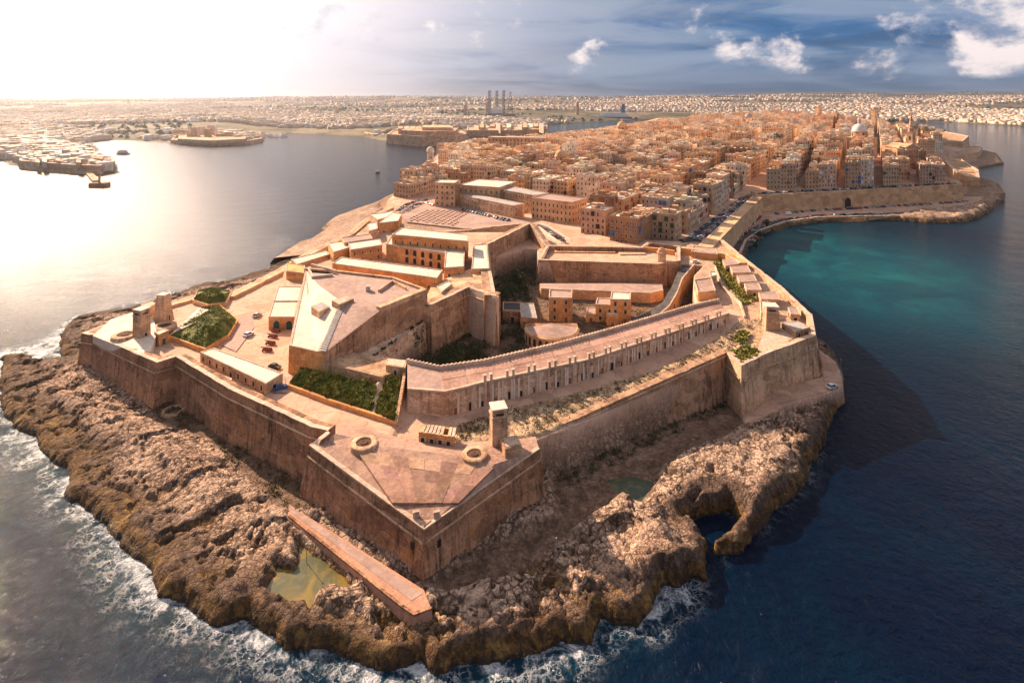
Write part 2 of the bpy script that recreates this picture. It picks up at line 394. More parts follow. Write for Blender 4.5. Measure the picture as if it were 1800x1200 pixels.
def ground_mat():
    """rock shore, moats, paved courts and weeds: colour by surveyed zone, height above the water and noise"""
    m, t, b = new_mat('island_ground'); p = t.pos(); z = t.sep(p)[2]
    n1 = t.noise(p, .09, 5, .6); n2 = t.noise(p, .55, 6, .68, .6); n3 = t.noise(p, 2.2, 4, .7)
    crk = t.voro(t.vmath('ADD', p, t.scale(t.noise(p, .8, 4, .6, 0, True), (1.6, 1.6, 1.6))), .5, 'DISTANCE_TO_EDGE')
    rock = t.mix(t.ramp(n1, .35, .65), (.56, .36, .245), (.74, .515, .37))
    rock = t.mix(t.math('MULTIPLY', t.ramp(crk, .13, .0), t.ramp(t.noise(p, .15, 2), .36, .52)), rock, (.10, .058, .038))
    rock = t.mix(t.ramp(n2, .36, .56, .6, 0), rock, (.20, .115, .075))
    rock = t.mix(t.ramp(n2, .58, .74, 0, .6), rock, (.68, .49, .355))
    rock = t.mix(t.ramp(n3, .50, .68, 0, .45), rock, (.15, .088, .062))
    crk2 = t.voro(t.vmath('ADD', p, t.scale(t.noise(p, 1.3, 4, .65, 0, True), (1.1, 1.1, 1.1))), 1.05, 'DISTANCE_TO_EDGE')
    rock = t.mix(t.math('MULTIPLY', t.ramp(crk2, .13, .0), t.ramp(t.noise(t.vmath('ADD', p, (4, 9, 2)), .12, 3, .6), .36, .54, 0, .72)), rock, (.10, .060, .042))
    pits = t.voro(t.vmath('ADD', p, t.scale(t.noise(p, .7, 3, .6, 0, True), (2.0, 2.0, 2.0))), .62)
    rock = t.mix(t.math('MULTIPLY', t.ramp(pits, .30, .10), t.ramp(t.noise(p, .2, 2, .5), .42, .6)), rock, (.055, .032, .022))
    rock = t.mix(t.ramp(t.noise(p, .045, 3, .5), .55, .75, 0, .4), rock, (.235, .15, .115))
    wet = t.attr('wet')
    wetn = t.math('ADD', z, t.math('MULTIPLY', t.math('SUBTRACT', n2, .5), 4.2))
    algae = t.mix(t.ramp(n2, .38, .64), (.052, .026, .010), (.25, .125, .032))
    algae = t.mix(t.ramp(t.noise(p, .28, 4, .6), .5, .68), algae, (.33, .19, .055))
    algae = t.mix(t.ramp(n3, .48, .7, 0, .7), algae, (.03, .02, .011))
    dk = t.mix(t.ramp(n3, .4, .65), (.055, .036, .027), (.17, .105, .075))
    rock = t.mix(t.ramp(t.math('ADD', wet, t.math('MULTIPLY', t.math('SUBTRACT', n2, .5), 1.1)), .30, .62, 0, .85), rock, dk)
    rock = t.mix(t.ramp(wetn, 3.6, 1.9, 0, .93), rock, algae)
    rock = t.mix(t.ramp(wetn, .95, .1, 0, .9), rock, (.022, .016, .012))
    rock = t.mix(t.math('MULTIPLY', t.attr('crev_shade'), .82), rock, (.050, .030, .021))
    zc_ = t.new('ShaderNodeAttribute', attribute_name='zone'); r_, g_, b_ = t.sep(zc_.outputs['Color'])[:3]
    pave = t.mix(t.ramp(n1, .3, .7), (.50, .30, .205), (.62, .39, .27))
    pave = t.mix(t.ramp(t.noise(p, .35, 5, .65), .48, .75, 0, .55), pave, (.33, .19, .13))
    pv = t.sep(t.voro(p, .12, 'F1', 'Color'))[0]; pave = t.mix(t.ramp(pv, .6, .64, 0, .35), pave, (.66, .46, .34)); pave = t.mix(t.ramp(pv, .25, .2, 0, .4), pave, (.36, .22, .16))
    pave = t.mix(t.ramp(t.voro(t.vmath('ADD', p, t.scale(t.noise(p, .3, 3, .6, 0, True), (4., 4., 4.))), .14, 'DISTANCE_TO_EDGE'), .03, .0, 0, .5), pave, (.20, .13, .085))
    rub = t.mix(t.ramp(n2, .35, .65), (.34, .20, .11), (.74, .55, .36))
    rub = t.mix(t.ramp(t.noise(p, 1.1, 5, .75), .50, .62, 0, .85), rub, (.115, .072, .035))
    dirt = t.mix(t.ramp(n2, .35, .65), (.125, .075, .048), (.27, .17, .115))
    dirt = t.mix(t.ramp(t.noise(p, .23, 5, .7), .48, .68, 0, .8), dirt, (.065, .042, .026))
    dirt = t.mix(t.ramp(t.noise(t.vmath('ADD', p, (5, 8, 1)), .12, 3, .6), .62, .72, 0, .55), dirt, (.40, .19, .085))
    c = t.mix(r_, rock, pave); c = t.mix(g_, c, rub); c = t.mix(b_, c, dirt)
    t.l.new(c, b.inputs['Base Color'])
    h = t.math('ADD', t.math('MULTIPLY', n2, 1.0), t.math('MULTIPLY', n3, .5))
    h = t.math('ADD', h, t.math('MULTIPLY', t.ramp(crk, .0, .14), .45))
    h = t.math('ADD', h, t.math('MULTIPLY', t.ramp(crk2, .0, .14), .3))
    h = t.math('MULTIPLY', h, t.math('SUBTRACT', 1.0, t.math('MULTIPLY', r_, .85)))
    t.l.new(t.bump(h, .8, .55), b.inputs['Normal'])
    t.l.new(t.ramp(wetn, 2.0, .4, .92, .5), b.inputs['Roughness'])
    return m
M['ground'] = ground_mat()
def sea_mat():
    m, t, b = new_mat('sea_water'); p = t.pos()
    sh = t.attr('shallow'); fm = t.attr('foam')
    c = t.mix(t.ramp(t.noise(p, .012, 4, .6), .3, .7), (.0004, .0044, .0175), (.0007, .0088, .0270))
    c = t.mix(t.ramp(t.noise(t.scale(p, (1, .5, 1)), .035, 4, .65, .5), .45, .7, 0, .4), c, (.0007, .0140, .0320))
    c = t.mix(sh, c, (.002, .055, .085))
    c = t.mix(t.math('MULTIPLY', t.ramp(sh, .5, 1.), t.ramp(t.noise(p, .03, 5, .65, .6), .38, .72)), c, (.005, .11, .12))
    wv = t.noise(t.scale(p, (1, 1.0, 1)), .42, 5, .62, .5); w2 = t.noise(t.scale(p, (1.0, .6, 1)), 1.5, 4, .6, .4); w3 = t.noise(p, .055, 3, .5)
    h = t.math('ADD', t.math('ADD', t.math('MULTIPLY', wv, 1.5), t.math('MULTIPLY', w2, .5)), t.math('MULTIPLY', w3, 2.5))
    # foam: lacy where the swell breaks on the rocks
    lace = t.voro(t.vmath('ADD', p, t.scale(t.noise(p, .35, 4, .6, 0, True), (5., 5., 5.))), .32, 'DISTANCE_TO_EDGE')
    lace2 = t.voro(t.vmath('ADD', p, t.scale(t.noise(p, .9, 3, .6, 0, True), (2., 2., 2.))), .9, 'DISTANCE_TO_EDGE')
    web = t.math('MAXIMUM', t.ramp(lace, .10, .0), t.math('MULTIPLY', t.ramp(lace2, .09, .0), .8))
    bl = t.ramp(t.noise(p, .16, 5, .7, .6), .40, .62)
    f1 = t.math('MULTIPLY', t.ramp(fm, .12, .85), t.math('MULTIPLY', bl, t.math('ADD', web, t.math('MULTIPLY', t.ramp(fm, .62, 1.), .9))))
    cap = t.math('MULTIPLY', t.ramp(t.noise(t.scale(p, (.6, 1.2, 1)), .22, 6, .72, 1.), .74, .80), .25)
    foam = t.math('MINIMUM', t.math('ADD', f1, cap), 1.0)
    c = t.mix(t.math('MULTIPLY', t.ramp(fm, .15, .9), .75), c, (.003, .028, .052))
    c = t.mix(foam, c, (.50, .52, .54))
    t.l.new(c, b.inputs['Base Color']); t.l.new(t.math('ADD', t.math('ADD', .06, t.math('MULTIPLY', t.attr('glare'), .17)), t.math('MULTIPLY', foam, .6)), b.inputs['Roughness'])
    t.l.new(t.math('ADD', .10, t.math('MULTIPLY', t.attr('glare'), .32)), b.inputs['Specular IOR Level']); b.inputs['IOR'].default_value = 1.33
    t.l.new(t.bump(h, .62, 1.0), b.inputs['Normal']); return m
M['sea'] = sea_mat()
def pool_mat(name, a, b_):
    m, t, b = new_mat(name); p = t.pos()
    c = t.mix(t.ramp(t.noise(p, .16, 4, .6, .8), .38, .66), a, b_)
    c = t.mix(t.ramp(t.noise(p, .5, 4, .6), .5, .7, 0, .5), c, (.17, .15, .07))
    t.l.new(c, b.inputs['Base Color']); b.inputs['Roughness'].default_value = .25; b.inputs['Specular IOR Level'].default_value = .35
    t.l.new(t.bump(t.noise(p, 1.5, 3), .1, .3), b.inputs['Normal']); return m
M['pool_y'] = pool_mat('rock_pool_yellow_algae', (.085, .085, .038), (.23, .15, .022))
M['pool_g'] = pool_mat('rock_pool_green', (.035, .05, .03), (.075, .09, .045))
# ------------------------------------------------------------------ shoreline survey (photograph pixels at the waterline, then ground metres)
near_coast = [(3, 628), (2, 660), (0, 700), (5, 738), (24, 750), (60, 777), (81, 813), (117, 828), (121, 879), (163, 900), (180, 933), (199, 950), (221, 983), (258, 1027), (276, 1053), (305, 1060), (335, 1075), (364, 1097), (393, 1100), (423, 1086), (441, 1108), (467, 1122), (503, 1141), (540, 1148), (577, 1152), (606, 1166), (646, 1185), (672, 1188), (701, 1181), (738, 1165), (752, 1180), (773, 1190), (803, 1170), (867, 1163), (913, 1147), (947, 1150), (990, 1130), (1010, 1132), (1047, 1132), (1053, 1110), (1070, 1090), (1093, 1105), (1123, 1105), (1143, 1080), (1157, 1050), (1173, 1030), (1193, 1037), (1220, 1017), (1247, 1027), (1255, 997), (1248, 968), (1228, 946), (1203, 921), (1240, 905), (1278, 900), (1297, 925), (1262, 962), (1258, 986), (1301, 973), (1322, 948), (1350, 930), (1364, 902), (1399, 867), (1424, 860), (1434, 818), (1455, 769), (1476, 727), (1482, 690), (1484, 665), (1477, 637), (1448, 610)]
coast = [W(x, y, 0)[:2] for x, y in near_coast]
right_coast = [(126, 262), (126, 300), (129, 335), (146, 357), (163, 389), (187, 420), (217, 447), (251, 463), (291, 467), (330, 470), (373, 472), (406, 492), (467, 545), (518, 598), (566, 662), (584, 700), (600, 735), (668, 815), (760, 880), (885, 1040), (905, 1090), (880, 1180), (940, 1300), (1120, 1450), (1333, 1754), (1925, 2500)]
left_coast = [(700, 2778), (560, 2400), (330, 1850), (180, 1500), (60, 1330), (-40, 1275), (-108, 1205), (-132, 1053), (-135, 870), (-128, 769), (-115, 680), (-123, 588), (-131, 526), (-138, 488), (-139, 454), (-133, 422), (-139, 370), (-142, 333), (-155, 308), (-168, 300), (-173, 286), (-181, 268), (-187, 265), (-197, 258), (-195, 249), (-187, 233), (-176, 222), (-168, 217), (-180, 216), (-188, 221)]
island = coast+right_coast+left_coast
ISL = ccw(island)

# outer enceinte: outer top edge of the walls (px, py, z)
E_left = [(143, 586, 14.5), (168, 589, 15.5), (240, 622, 17.0), (275, 637, 17.3), (309, 627, 17.3), (400, 682, 17.5), (480, 719, 17.5), (545, 749, 17.5), (576, 757, 17.5)]
E_front = [(576, 757, 17.4), (543, 784, 15.5), (745, 933, 12.5), (949, 790, 15.2), (941, 768, 14.5)]
E_rcurt = [(939, 768, 13.0), (1277, 619, 18.0)]
E_ball = [(1277, 619, 18.0), (1303, 643, 17.6), (1345, 622, 18.2), (1434, 590, 19.0)]
fort_outline = XY(E_left)+XY(E_front)[1:]+XY(E_rcurt)[1:]+XY(E_ball)[1:]+[(112, 215), (118, 250), (121, 300), (124, 335), (100, 335), (60, 345), (-20, 420), (-98, 440), (-104, 400), (-104, 360), (-113, 313), (-116, 279), (-122, 251), (-138, 248), (-149, 232)]
ditch = [(-44, 181), (-32, 175.5), (-8.7, 175.5), (14, 187), (34, 199.5), (69, 221.5), (73, 228), (76, 237), (80, 252), (86, 270), (96, 287), (80, 291), (13.4, 291), (13.4, 316), (6, 318), (-12.8, 297), (-6, 224), (-17.6, 232), (-31, 214)]
upper = XY([(500, 468), (545, 455), (600, 437), (640, 398), (700, 385), (935, 397)], 18)+[(-11, 300), (-4, 224), (-18, 234), (-32, 216), (-58, 220), (-88, 222)]

# ---- near ground: rock shore, moats, courts, ditch as one height field
xs = np.arange(-205, 142, .5); ys = np.arange(93, 352, .5); X, Y = np.meshgrid(xs, ys)
wx = (fbm(X*.09, Y*.09, 4)-.5)*7+(fbm(X*.5+9, Y*.5, 3)-.5)*2.0; wy = (fbm(X*.09+40, Y*.09+3, 4)-.5)*7+(fbm(X*.5, Y*.5+30, 3)-.5)*2.0
dc = sdf(ISL, X+wx*.55, Y+wy*.55)
right = sstep(15, 40, X); left = 1-sstep(-70, -20, X)
cliff = (1.9+2.4*fbm(X*.06, Y*.06, 3))*(1+.35*right-.15*left)
z = cliff*sstep(-.6, 2.6, dc)+np.clip(dc-2, 0, 60)*.075*(1-.35*(1-left)*(1-right))
z = np.where(dc < 0, np.maximum(dc*.8, -4), z)
# rock relief: tilted slabs split by fissures, at four sizes
Xr_ = X*.83+Y*.55+wx*.5; Yr_ = Y*.83-X*.55+wy*.5
a1, e1 = facets(Xr_*.075, Yr_*.12, 1.3, 3); a2, e2 = facets((X+wx*.3)*.17, (Y+wy*.3)*.21, 1.2, 19); a3, e3 = facets((X+wx*.2)*.42, (Y+wy*.2)*.46, 1.2, 41); a4, e4 = facets(X*.95, Y*.95, 1.0, 77)
rel = a1*3.0+a2*2.0+a3*1.15+a4*.55-.9*(1-sstep(0, .05, e1))-.7*(1-sstep(0, .07, e2))-.45*(1-sstep(0, .10, e3))
rel += (fbm(X*.8, Y*.8, 3, .65)-.5)*.6+(fbm(X*.07+2, Y*.07, 3)-.5)*2.2
wave = np.sin((X*.55+Y*.84)*.85+wx*1.4)*.42+np.sin((X*.8-Y*.5)*.5+wy*1.3)*.35     # ribbed pale rock on the left shore
rel = rel*(1-.30*left)+wave*.45*left*sstep(2, 7, dc)
strat = sstep(-20, 0, X)*(1-sstep(35, 55, X))*(1-sstep(112, 120, Y))
amp = sstep(.5, 5, dc)
z = z+rel*amp*.56
tl_ = z+(.22*X-.10*Y)*.35; st_ = 1.0; fr = tl_/st_-np.floor(tl_/st_); zq = z+(sstep(.42, .58, fr)-fr)*st_
kq = .9*amp*sstep(.30, .5, fbm(X*.05+4, Y*.05, 3)+.15*strat+.1*right); z = z*(1-kq)+zq*kq
z = np.where(z > 4.2, 4.2+(z-4.2)*(.62-.22*right*(1-left)), z)
zone = np.zeros(X.shape+(3,))
def paint(poly, zv, zn=None, feather=1.0, noise=.0, strength=1.0):
    global z
    s_ = sdf(ccw(poly), X, Y); m_ = sstep(-feather*.5, feather*.5, s_)*strength
    v = zv(X, Y) if callable(zv) else zv
    v = v+noise*((fbm(X*.35, Y*.35, 4, .6)-.5)*2)
    z = z*(1-m_)+v*m_
    if zn is not None:
        for i in range(3): zone[..., i] = zone[..., i]*(1-m_)+zn[i]*m_
# crags on the right shore stand higher
cr = XY([(993, 951), (1056, 902), (1091, 874), (1130, 888), (1151, 857), (1168, 822), (1214, 797), (1266, 776), (1343, 734), (1440, 720), (1440, 780), (1390, 860), (1300, 950), (1200, 1010), (1050, 1050), (960, 1040)], 4)
s_ = sdf(ccw(cr), X, Y); z += sstep(0, 5, s_)*.9*(dc > 2)
# boundary ledge of the left rock apron, then the dry moats
led = XY([(131, 655), (264, 717), (300, 690), (540, 852), (500, 897), (450, 855), (369, 774), (282, 740), (150, 668)], 6)
apron = XY([(30, 640), (140, 665), (282, 740), (369, 774), (450, 855), (500, 900), (470, 930), (400, 900), (300, 850), (180, 760), (60, 690)], 6)
s_ = sdf(ccw(apron), X, Y); z += sstep(-2, 9, s_)*1.6
moatL = XY([(264, 717), (309, 701), (400, 742), (540, 852), (560, 900), (512, 893), (495, 893), (450, 855), (369, 774), (282, 740)], 4)
paint(moatL, 3.7, (0, 0, 1), 1.6, .45)
moatR = XY([(738, 1026), (860, 960), (982, 907), (965, 838), (1277, 700), (1310, 734), (1363, 712), (1343, 734), (1298, 755), (1266, 776), (1214, 797), (1168, 822), (1151, 857), (1130, 888), (1091, 874), (1056, 902), (1025, 923), (993, 951), (930, 997), (860, 1020), (790, 1045)], 3)
paint(moatR, 3.0, (0, 0, .8), 2.4, .5)
paint(XY([(975, 845), (1277, 706), (1300, 728), (1180, 790), (1100, 822), (1000, 862)], 3), 3.0, (.35, 0, .55), 3, .12)
# pools
PY = XY([(463, 1038), (503, 1060), (533, 1060), (544, 1086), (555, 1056), (577, 1038), (613, 1045), (632, 1034), (588, 994), (540, 961), (522, 950), (518, 1001), (485, 998)], 2)
paint(PY, 1.65, None, 2.0, 1.25)
PG = XY([(1070, 846), (1105, 837), (1151, 848), (1130, 881), (1112, 883), (1084, 864)], 2.6)
paint(PG, 2.2, None, 2.0, .2)
paint(XY([(1170, 905), (1255, 868), (1315, 900), (1340, 940), (1270, 990), (1190, 965)], 3), 2.6, None, 7, .6, .75)
z = np.where(dc < .4, np.minimum(z, np.maximum(dc*.8-.5, -4)), z)
# stair cut towards the inlet, and the inlet itself
paint(XY([(1262, 825), (1285, 835), (1262, 905), (1215, 925), (1200, 905)], 4), lambda x, y: 3.4+np.clip((y-128)*.12, 0, 4), None, 1.5, .5)
paint(XY([(1228, 946), (1203, 921), (1240, 905), (1278, 900), (1297, 925), (1262, 962)], 0), -2.0, None, 1.2)
paint(XY([(1246, 818), (1256, 818), (1255, 830), (1243, 832)], 5), 2.5, None, 1.0)
# paved road round the right bastion
ROADB = XY([(1310, 736), (1300, 700), (1445, 660), (1436, 606), (1446, 617), (1470, 634), (1481, 655), (1484, 676), (1455, 694), (1363, 716)], 6)
paint(ROADB, lambda x, y: 3.6+2.4*sstep(72, 88, x), (1, 0, 0), 1.0)
PLAT = [(508, 886), (505, 910), (600, 985), (702, 1068), (727, 1084), (759, 1072), (745, 1036)]
paint(XY(PLAT, 4.2), 3.4, None, 2)
# inside the walls
zroad = lambda x, y: 13.0+3.5*np.clip((y-158)/57, 0, 1)
paint(fort_outline, lambda x, y: np.where(x < -30, 13.6, zroad(x, y)), (1, 0, 0), .8)
paint(offset(ccw(fort_outline), -1.2), lambda x, y: np.where(x < -30, 13.6, zroad(x, y)), (1, 0, 0), .8, .12)
RUB = XY([(893, 722, 13), (1056, 681, 14), (1170, 640, 15.5), (1275, 585, 16.5), (1300, 565, 16.5), (1345, 560, 17), (1320, 610, 17.5), (1277, 622, 17.5), (1110, 694, 15), (945, 768, 13), (905, 770, 13), (890, 745, 13)])
paint(RUB, lambda x, y: zroad(x, y)+.55, (0, 1, 0), 1.2, .85)
TOPB = XY([(1277, 622, 17), (1303, 645, 17), (1434, 592, 17), (1400, 556, 17), (1345, 560, 17), (1300, 600, 17)])
paint(TOPB, 16.7, (.2, .8, 0), 1.0, .5)
paint(XY([(775, 757, 13.2), (893, 722, 13), (890, 780, 13.2), (800, 790, 13.2)]), 13.4, (0, 1, 0), 1.5, .5)
paint(upper, 18.0, (1, 0, 0), 1.0)
RT = [(84, 228), (112, 215), (121, 250), (124, 335), (100, 335), (88, 300), (92, 262), (86, 240)]
paint(RT, 16.2, (.7, .3, 0), 1.0, .25)
paint(ditch, 6.0, (0, 0, 1), .8, .35)
crev_shade = np.clip((1-sstep(.0, .055, e1))+.9*(1-sstep(.01, .10, e2))+.7*(1-sstep(.01, .13, e3)), 0, 1)*sstep(.3, .55, fbm(X*.12+8, Y*.12, 3)+.12)  # crevice shade put into the rock colour along the slab fissures
wetv = np.exp(-np.clip(dc, 0, 99)/(5+9*left))*(.7+.6*fbm(X*.08, Y*.08, 3))
keep = (dc > -9) & ((X < 130) | (Y < 352))
gme = gridmesh('rock_shore', xs, ys, z, M['ground'], {'zone': zone, 'wet': wetv, 'crev_shade': crev_shade}, keep, smooth=False)
link('rock_shore', gme, kind='structure')
def gz(x, y):
    i = int(round((x+205)/.5)); j = int(round((y-93)/.5)); return float(z[min(max(j, 0), len(ys)-1), min(max(i, 0), len(xs)-1)])

# ---- sea: one sheet to the horizon, finer near the rocks
def graded(lo, hi, step, far_lo, far_hi):
    a = list(np.arange(lo, hi+step, step)); s_ = step; x_ = a[-1]
    while x_ < far_hi: s_ *= 1.25; x_ += s_; a.append(min(x_, far_hi))
    s_ = step; x_ = lo; b = []
    while x_ > far_lo: s_ *= 1.25; x_ -= s_; b.append(max(x_, far_lo))
    return np.array(b[::-1]+a)
sx = graded(-330, 420, 2.5, -30000, 30000); sy = graded(60, 520, 2.5, -3000, 40000); SX, SY = np.meshgrid(sx, sy)
ds = -sdf(ISL, SX, SY)
wl = 1-sstep(-40, 40, SX)
reach = 1.7+2.4*wl+3*fbm(SX*.05, SY*.05, 2)
foam = np.exp(-np.clip(ds, 0, 400)/reach)*(.42+.46*wl)*(.35+1.15*fbm(SX*.045+3, SY*.045, 3))
foam *= (SY < 420)*(1-.8*sstep(60, 100, SX)*sstep(150, 190, SY))
for (fx, fy, fr, fa) in ((34, 114, 5, 1.0), (27, 109, 4, .8), (10, 103, 6, .8), (-2, 100, 5, .6), (-20, 98, 7, .5), (47, 127, 3.5, .5), (-150, 168, 10, .3), (-188, 222, 16, .9)):
    foam += fa*np.exp(-((SX-fx)**2+(SY-fy)**2)/fr**2)*(fbm(SX*.12, SY*.12, 3)+.25)
foam *= 1-np.exp(-((SX-47)/9)**2-((SY-131)/7)**2)
foam = np.clip(foam, 0, 1)
glare = sstep(170, 420, SY)*sstep(-.22, -.62, SX/np.maximum(SY, 50))*.85+.2*sstep(260, 700, SY)  # sun glare on the left water, put in through roughness and specular
glare = np.maximum(glare, .05*(1-sstep(-70, 10, SX)))
sh = 1.0*np.exp(-((SX-215)/70)**2-((SY-385)/70)**2)+.75*np.exp(-((SX-195)/70)**2-((SY-300)/75)**2)+.30*np.exp(-np.clip(ds, 0, 300)/22)*(SX > 130)*(SY > 330)
sh += .16*np.exp(-np.clip(ds, 0, 300)/10)*(SX < 30)*(SY < 200)+.28*sstep(600, 1500, SY)*(SX > -50)*(SX < 900)
sh = np.clip(sh*(.55+.9*fbm(SX*.02, SY*.02, 3)), 0, 1)
link('sea', gridmesh('sea', sx, sy, np.zeros(SX.shape), M['sea'], {'foam': foam, 'shallow': sh, 'glare': glare}), kind='structure')
MB().add([(x, y, 2.05) for x, y in offset(ccw(PY), 1.2)], [tuple(range(len(PY)))]).build('rock_pool', M['pool_y'], kind='structure')
MB().add([(x, y, 2.62) for x, y in offset(ccw(PG), 1.0)], [tuple(range(len(PG)))]).build('moat_pool', M['pool_g'], kind='structure')
# ------------------------------------------------------------------ shared small parts
_wc = {}
def window_mesh(w_, h, arch=False, kind='glass', surround=True):
    """opening with a projecting stone surround; x along the wall, -y outward, origin at the sill centre"""
    k = (round(w_, 2), round(h, 2), arch, kind, surround)
    if k in _wc: return _wc[k]
    b = MB(); hw = w_/2
    if arch:
        r = hw; zs = max(h-r, .1); out = [(-hw, 0), (hw, 0)]+[(r*math.cos(a), zs+r*math.sin(a)) for a in [math.pi*i/8 for i in range(9)]]
    else: out = [(-hw, 0), (hw, 0), (hw, h), (-hw, h)]
    n = len(out)
    b.add([(x, -.05, z_) for x, z_ in out], [tuple(range(n))], 0)
    if surround:
        s = .16+.05*w_; big = [(x*(1+s/hw) if not arch else x*(1+s/hw), (z_ if z_ <= 0 else z_+s*(z_/h))) for x, z_ in out]
        V = [(x, -.05, z_) for x, z_ in out]+[(x, -.14, z_) for x, z_ in out]+[(x, -.14, z_) for x, z_ in big]+[(x, .05, z_) for x, z_ in big]; F = []
        for i in range(n):
            j = (i+1) % n
            if i == 0: continue
            F += [(i, j, n+j, n+i), (n+i, n+j, 2*n+j, 2*n+i), (2*n+i, 2*n+j, 3*n+j, 3*n+i)]
        b.add(V, F, 1)
        b.box((0, -.12, -.2), (w_+.5, .26, .2), 0, 1)
    _wc[k] = b.mesh('window', [M[kind], M['rim']]); return _wc[k]
def put_window(parent, a, b, t, zz, w_, h, arch=False, kind='glass', name='window', surround=True):
    th = math.atan2(b[1]-a[1], b[0]-a[0])
    return link(name, window_mesh(w_, h, arch, kind, surround), parent, (a[0]+(b[0]-a[0])*t, a[1]+(b[1]-a[1])*t, zz), th)
def bld(label, poly, z0, z1, wm='wall_orange', rm='roof', par=.55, rows=0, sp=3.2, ww=1.0, wh=1.6, arch=False, kind='glass', name='stone_building', cat='building', door=True, group=None, h0=1.3, step=3.4, edges=None):
    """flat-roofed stone building; poly is its roof outline"""
    p = ccw([q[:2] for q in poly]); t = thing(name, label, cat, group)
    MB().prism(p, z0, z1, 0, 0).build('wall', M[wm], t)
    ins = offset(p, -.45)
    MB().add([(x, y, z1+.08) for x, y in ins], [tuple(range(len(ins)))]).build('roof', M[rm], t)
    if par: MB().strip([(x, y, z1+par) for x, y in offset(p, .06)], z1-.25, .4, closed=True).build('parapet', M['rim'], t)
    n = len(p)
    for i in range(n):
        a, b = p[i], p[(i+1) % n]; L = math.hypot(b[0]-a[0], b[1]-a[1]); nx_, ny_ = (b[1]-a[1])/L, -(b[0]-a[0])/L
        if rows == 0 or ny_ > .35 or L < 2.5: continue
        if edges is not None and not any(abs(nx_-e[0])+abs(ny_-e[1]) < .6 for e in edges): continue
        k = max(1, int(L/sp))
        for r in range(rows):
            zz = z0+h0+r*step
            if zz+wh > z1-.2: break
            for j in range(k):
                if door and r == 0 and j == k//2: put_window(t, a, b, (j+.5)/k, z0+.05, ww*1.25, wh*1.35, arch, 'wood' if kind == 'glass' else kind, 'door'); continue
                put_window(t, a, b, (j+.5)/k, zz, ww, wh, arch, kind)
    return t
def tuft_mesh(n, r, h, seed, mat, name):
    q = random.Random(seed); b = MB()
    for i in range(n):
        a = q.uniform(0, 6.28); rr_ = r*math.sqrt(q.random()); c = Vector((rr_*math.cos(a), rr_*math.sin(a), h*q.random()*max(.15, 1-(rr_/r)**2)))
        u = Vector((q.uniform(-1, 1), q.uniform(-1, 1), q.uniform(-.4, 1))).normalized()*q.uniform(.5, 1)*r*.33; v = Vector((q.uniform(-1, 1), q.uniform(-1, 1), q.uniform(-.2, .7))).normalized()*r*.24
        b.add([c-u*.5, c+v, c+u*.5, c-v], [(0, 1, 2, 3)])
    return b.mesh(name, mat)
def scatter(name, label, quads, n, size, mat, seed=1, hfac=.6, holes=None):
    """ground cover nobody could count: leaf blades over surveyed patches, one mesh"""
    q = random.Random(seed); b = MB(); ar = [max((Vector(Q[1])-Vector(Q[0])).cross(Vector(Q[3])-Vector(Q[0])).length, .01) for Q in quads]
    for i in range(n):
        Q = q.choices(quads, ar)[0]; s, t_ = q.random(), q.random()
        A, B, C, D = map(Vector, Q); c = A*(1-s)*(1-t_)+B*s*(1-t_)+C*s*t_+D*(1-s)*t_
        if holes and vnoise(np.array(c.x*.35+seed), np.array(c.y*.35)) < holes: continue
        k = size*q.uniform(.5, 1.5)*(.6+.9*float(vnoise(np.array(c.x*.5), np.array(c.y*.5+9))))
        a = q.uniform(0, 6.28); u = Vector((math.cos(a), math.sin(a), q.uniform(-.2, .5)))*k; v = Vector((-math.sin(a)*.4, math.cos(a)*.4, hfac))*k
        c.z += q.random()*k*.4
        b.add([c-u*.5, c+u*.5, c+u*.35+v, c-u*.35+v*.8], [(0, 1, 2, 3)])
    o = b.build(name, mat); o['kind'] = 'stuff'; o['label'] = label; o['category'] = 'plants'; return o
def W3(pts): return WP(pts)

# ------------------------------------------------------------------ the outer walls
def wall_thing(name, label, cat, pts, z0, th, batter, mat, side=1, cordon=None, cap=True):
    t = thing(name, label, cat); zl = z0 if isinstance(z0, list) else [z0]*len(pts); D_, Z_ = [], []
    for i in range(len(pts)-1):                                   # worn, slightly uneven top edge
        a, b = Vector(pts[i]), Vector(pts[i+1]); k = max(1, int((b-a).length/2.2))
        for j in range(k):
            p = a.lerp(b, j/k)
            if i or j: p.z += rng.uniform(-.14, .06)-(.25 if rng.random() < .10 else 0)
            D_.append(tuple(p)); Z_.append(zl[i]+(zl[i+1]-zl[i])*j/k)
    D_.append(tuple(pts[-1])); Z_.append(zl[-1]); raw = pts; pts = D_
    MB().strip(pts, Z_, th, batter, 0, side).build('wall', M[mat], t)
    if cap: MB().strip([(x, y, z_+.12) for x, y, z_ in pts], [q[2]-.18 for q in pts], min(th, 1.4), 0, 0, side).build('coping', M['rim'], t)
    if cordon:
        zb = z0 if isinstance(z0, list) else [z0]*len(pts); c = MB(); ring = []
        pts = raw; n = len(pts)
        # a rounded string course following the battered face
        for i in range(n-1):
            a, b = Vector(pts[i]), Vector(pts[i+1]); d_ = (b-a); d_.z = 0; nn = Vector((-d_.y, d_.x, 0)).normalized()*side
            A = a-Vector((0, 0, cordon))-nn*(batter*cordon+.12); B = b-Vector((0, 0, cordon))-nn*(batter*cordon+.12)
            c.tube(A, B, .26, .26, 6)
        c.build('cordon', M['wall_pale'], t)
    return t
EL = WP(E_left)
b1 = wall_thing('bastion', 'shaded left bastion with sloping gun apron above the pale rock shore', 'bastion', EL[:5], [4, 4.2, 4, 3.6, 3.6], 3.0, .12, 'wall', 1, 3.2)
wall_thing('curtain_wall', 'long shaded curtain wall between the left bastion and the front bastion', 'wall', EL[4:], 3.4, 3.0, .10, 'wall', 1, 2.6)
EF = WP(E_front)
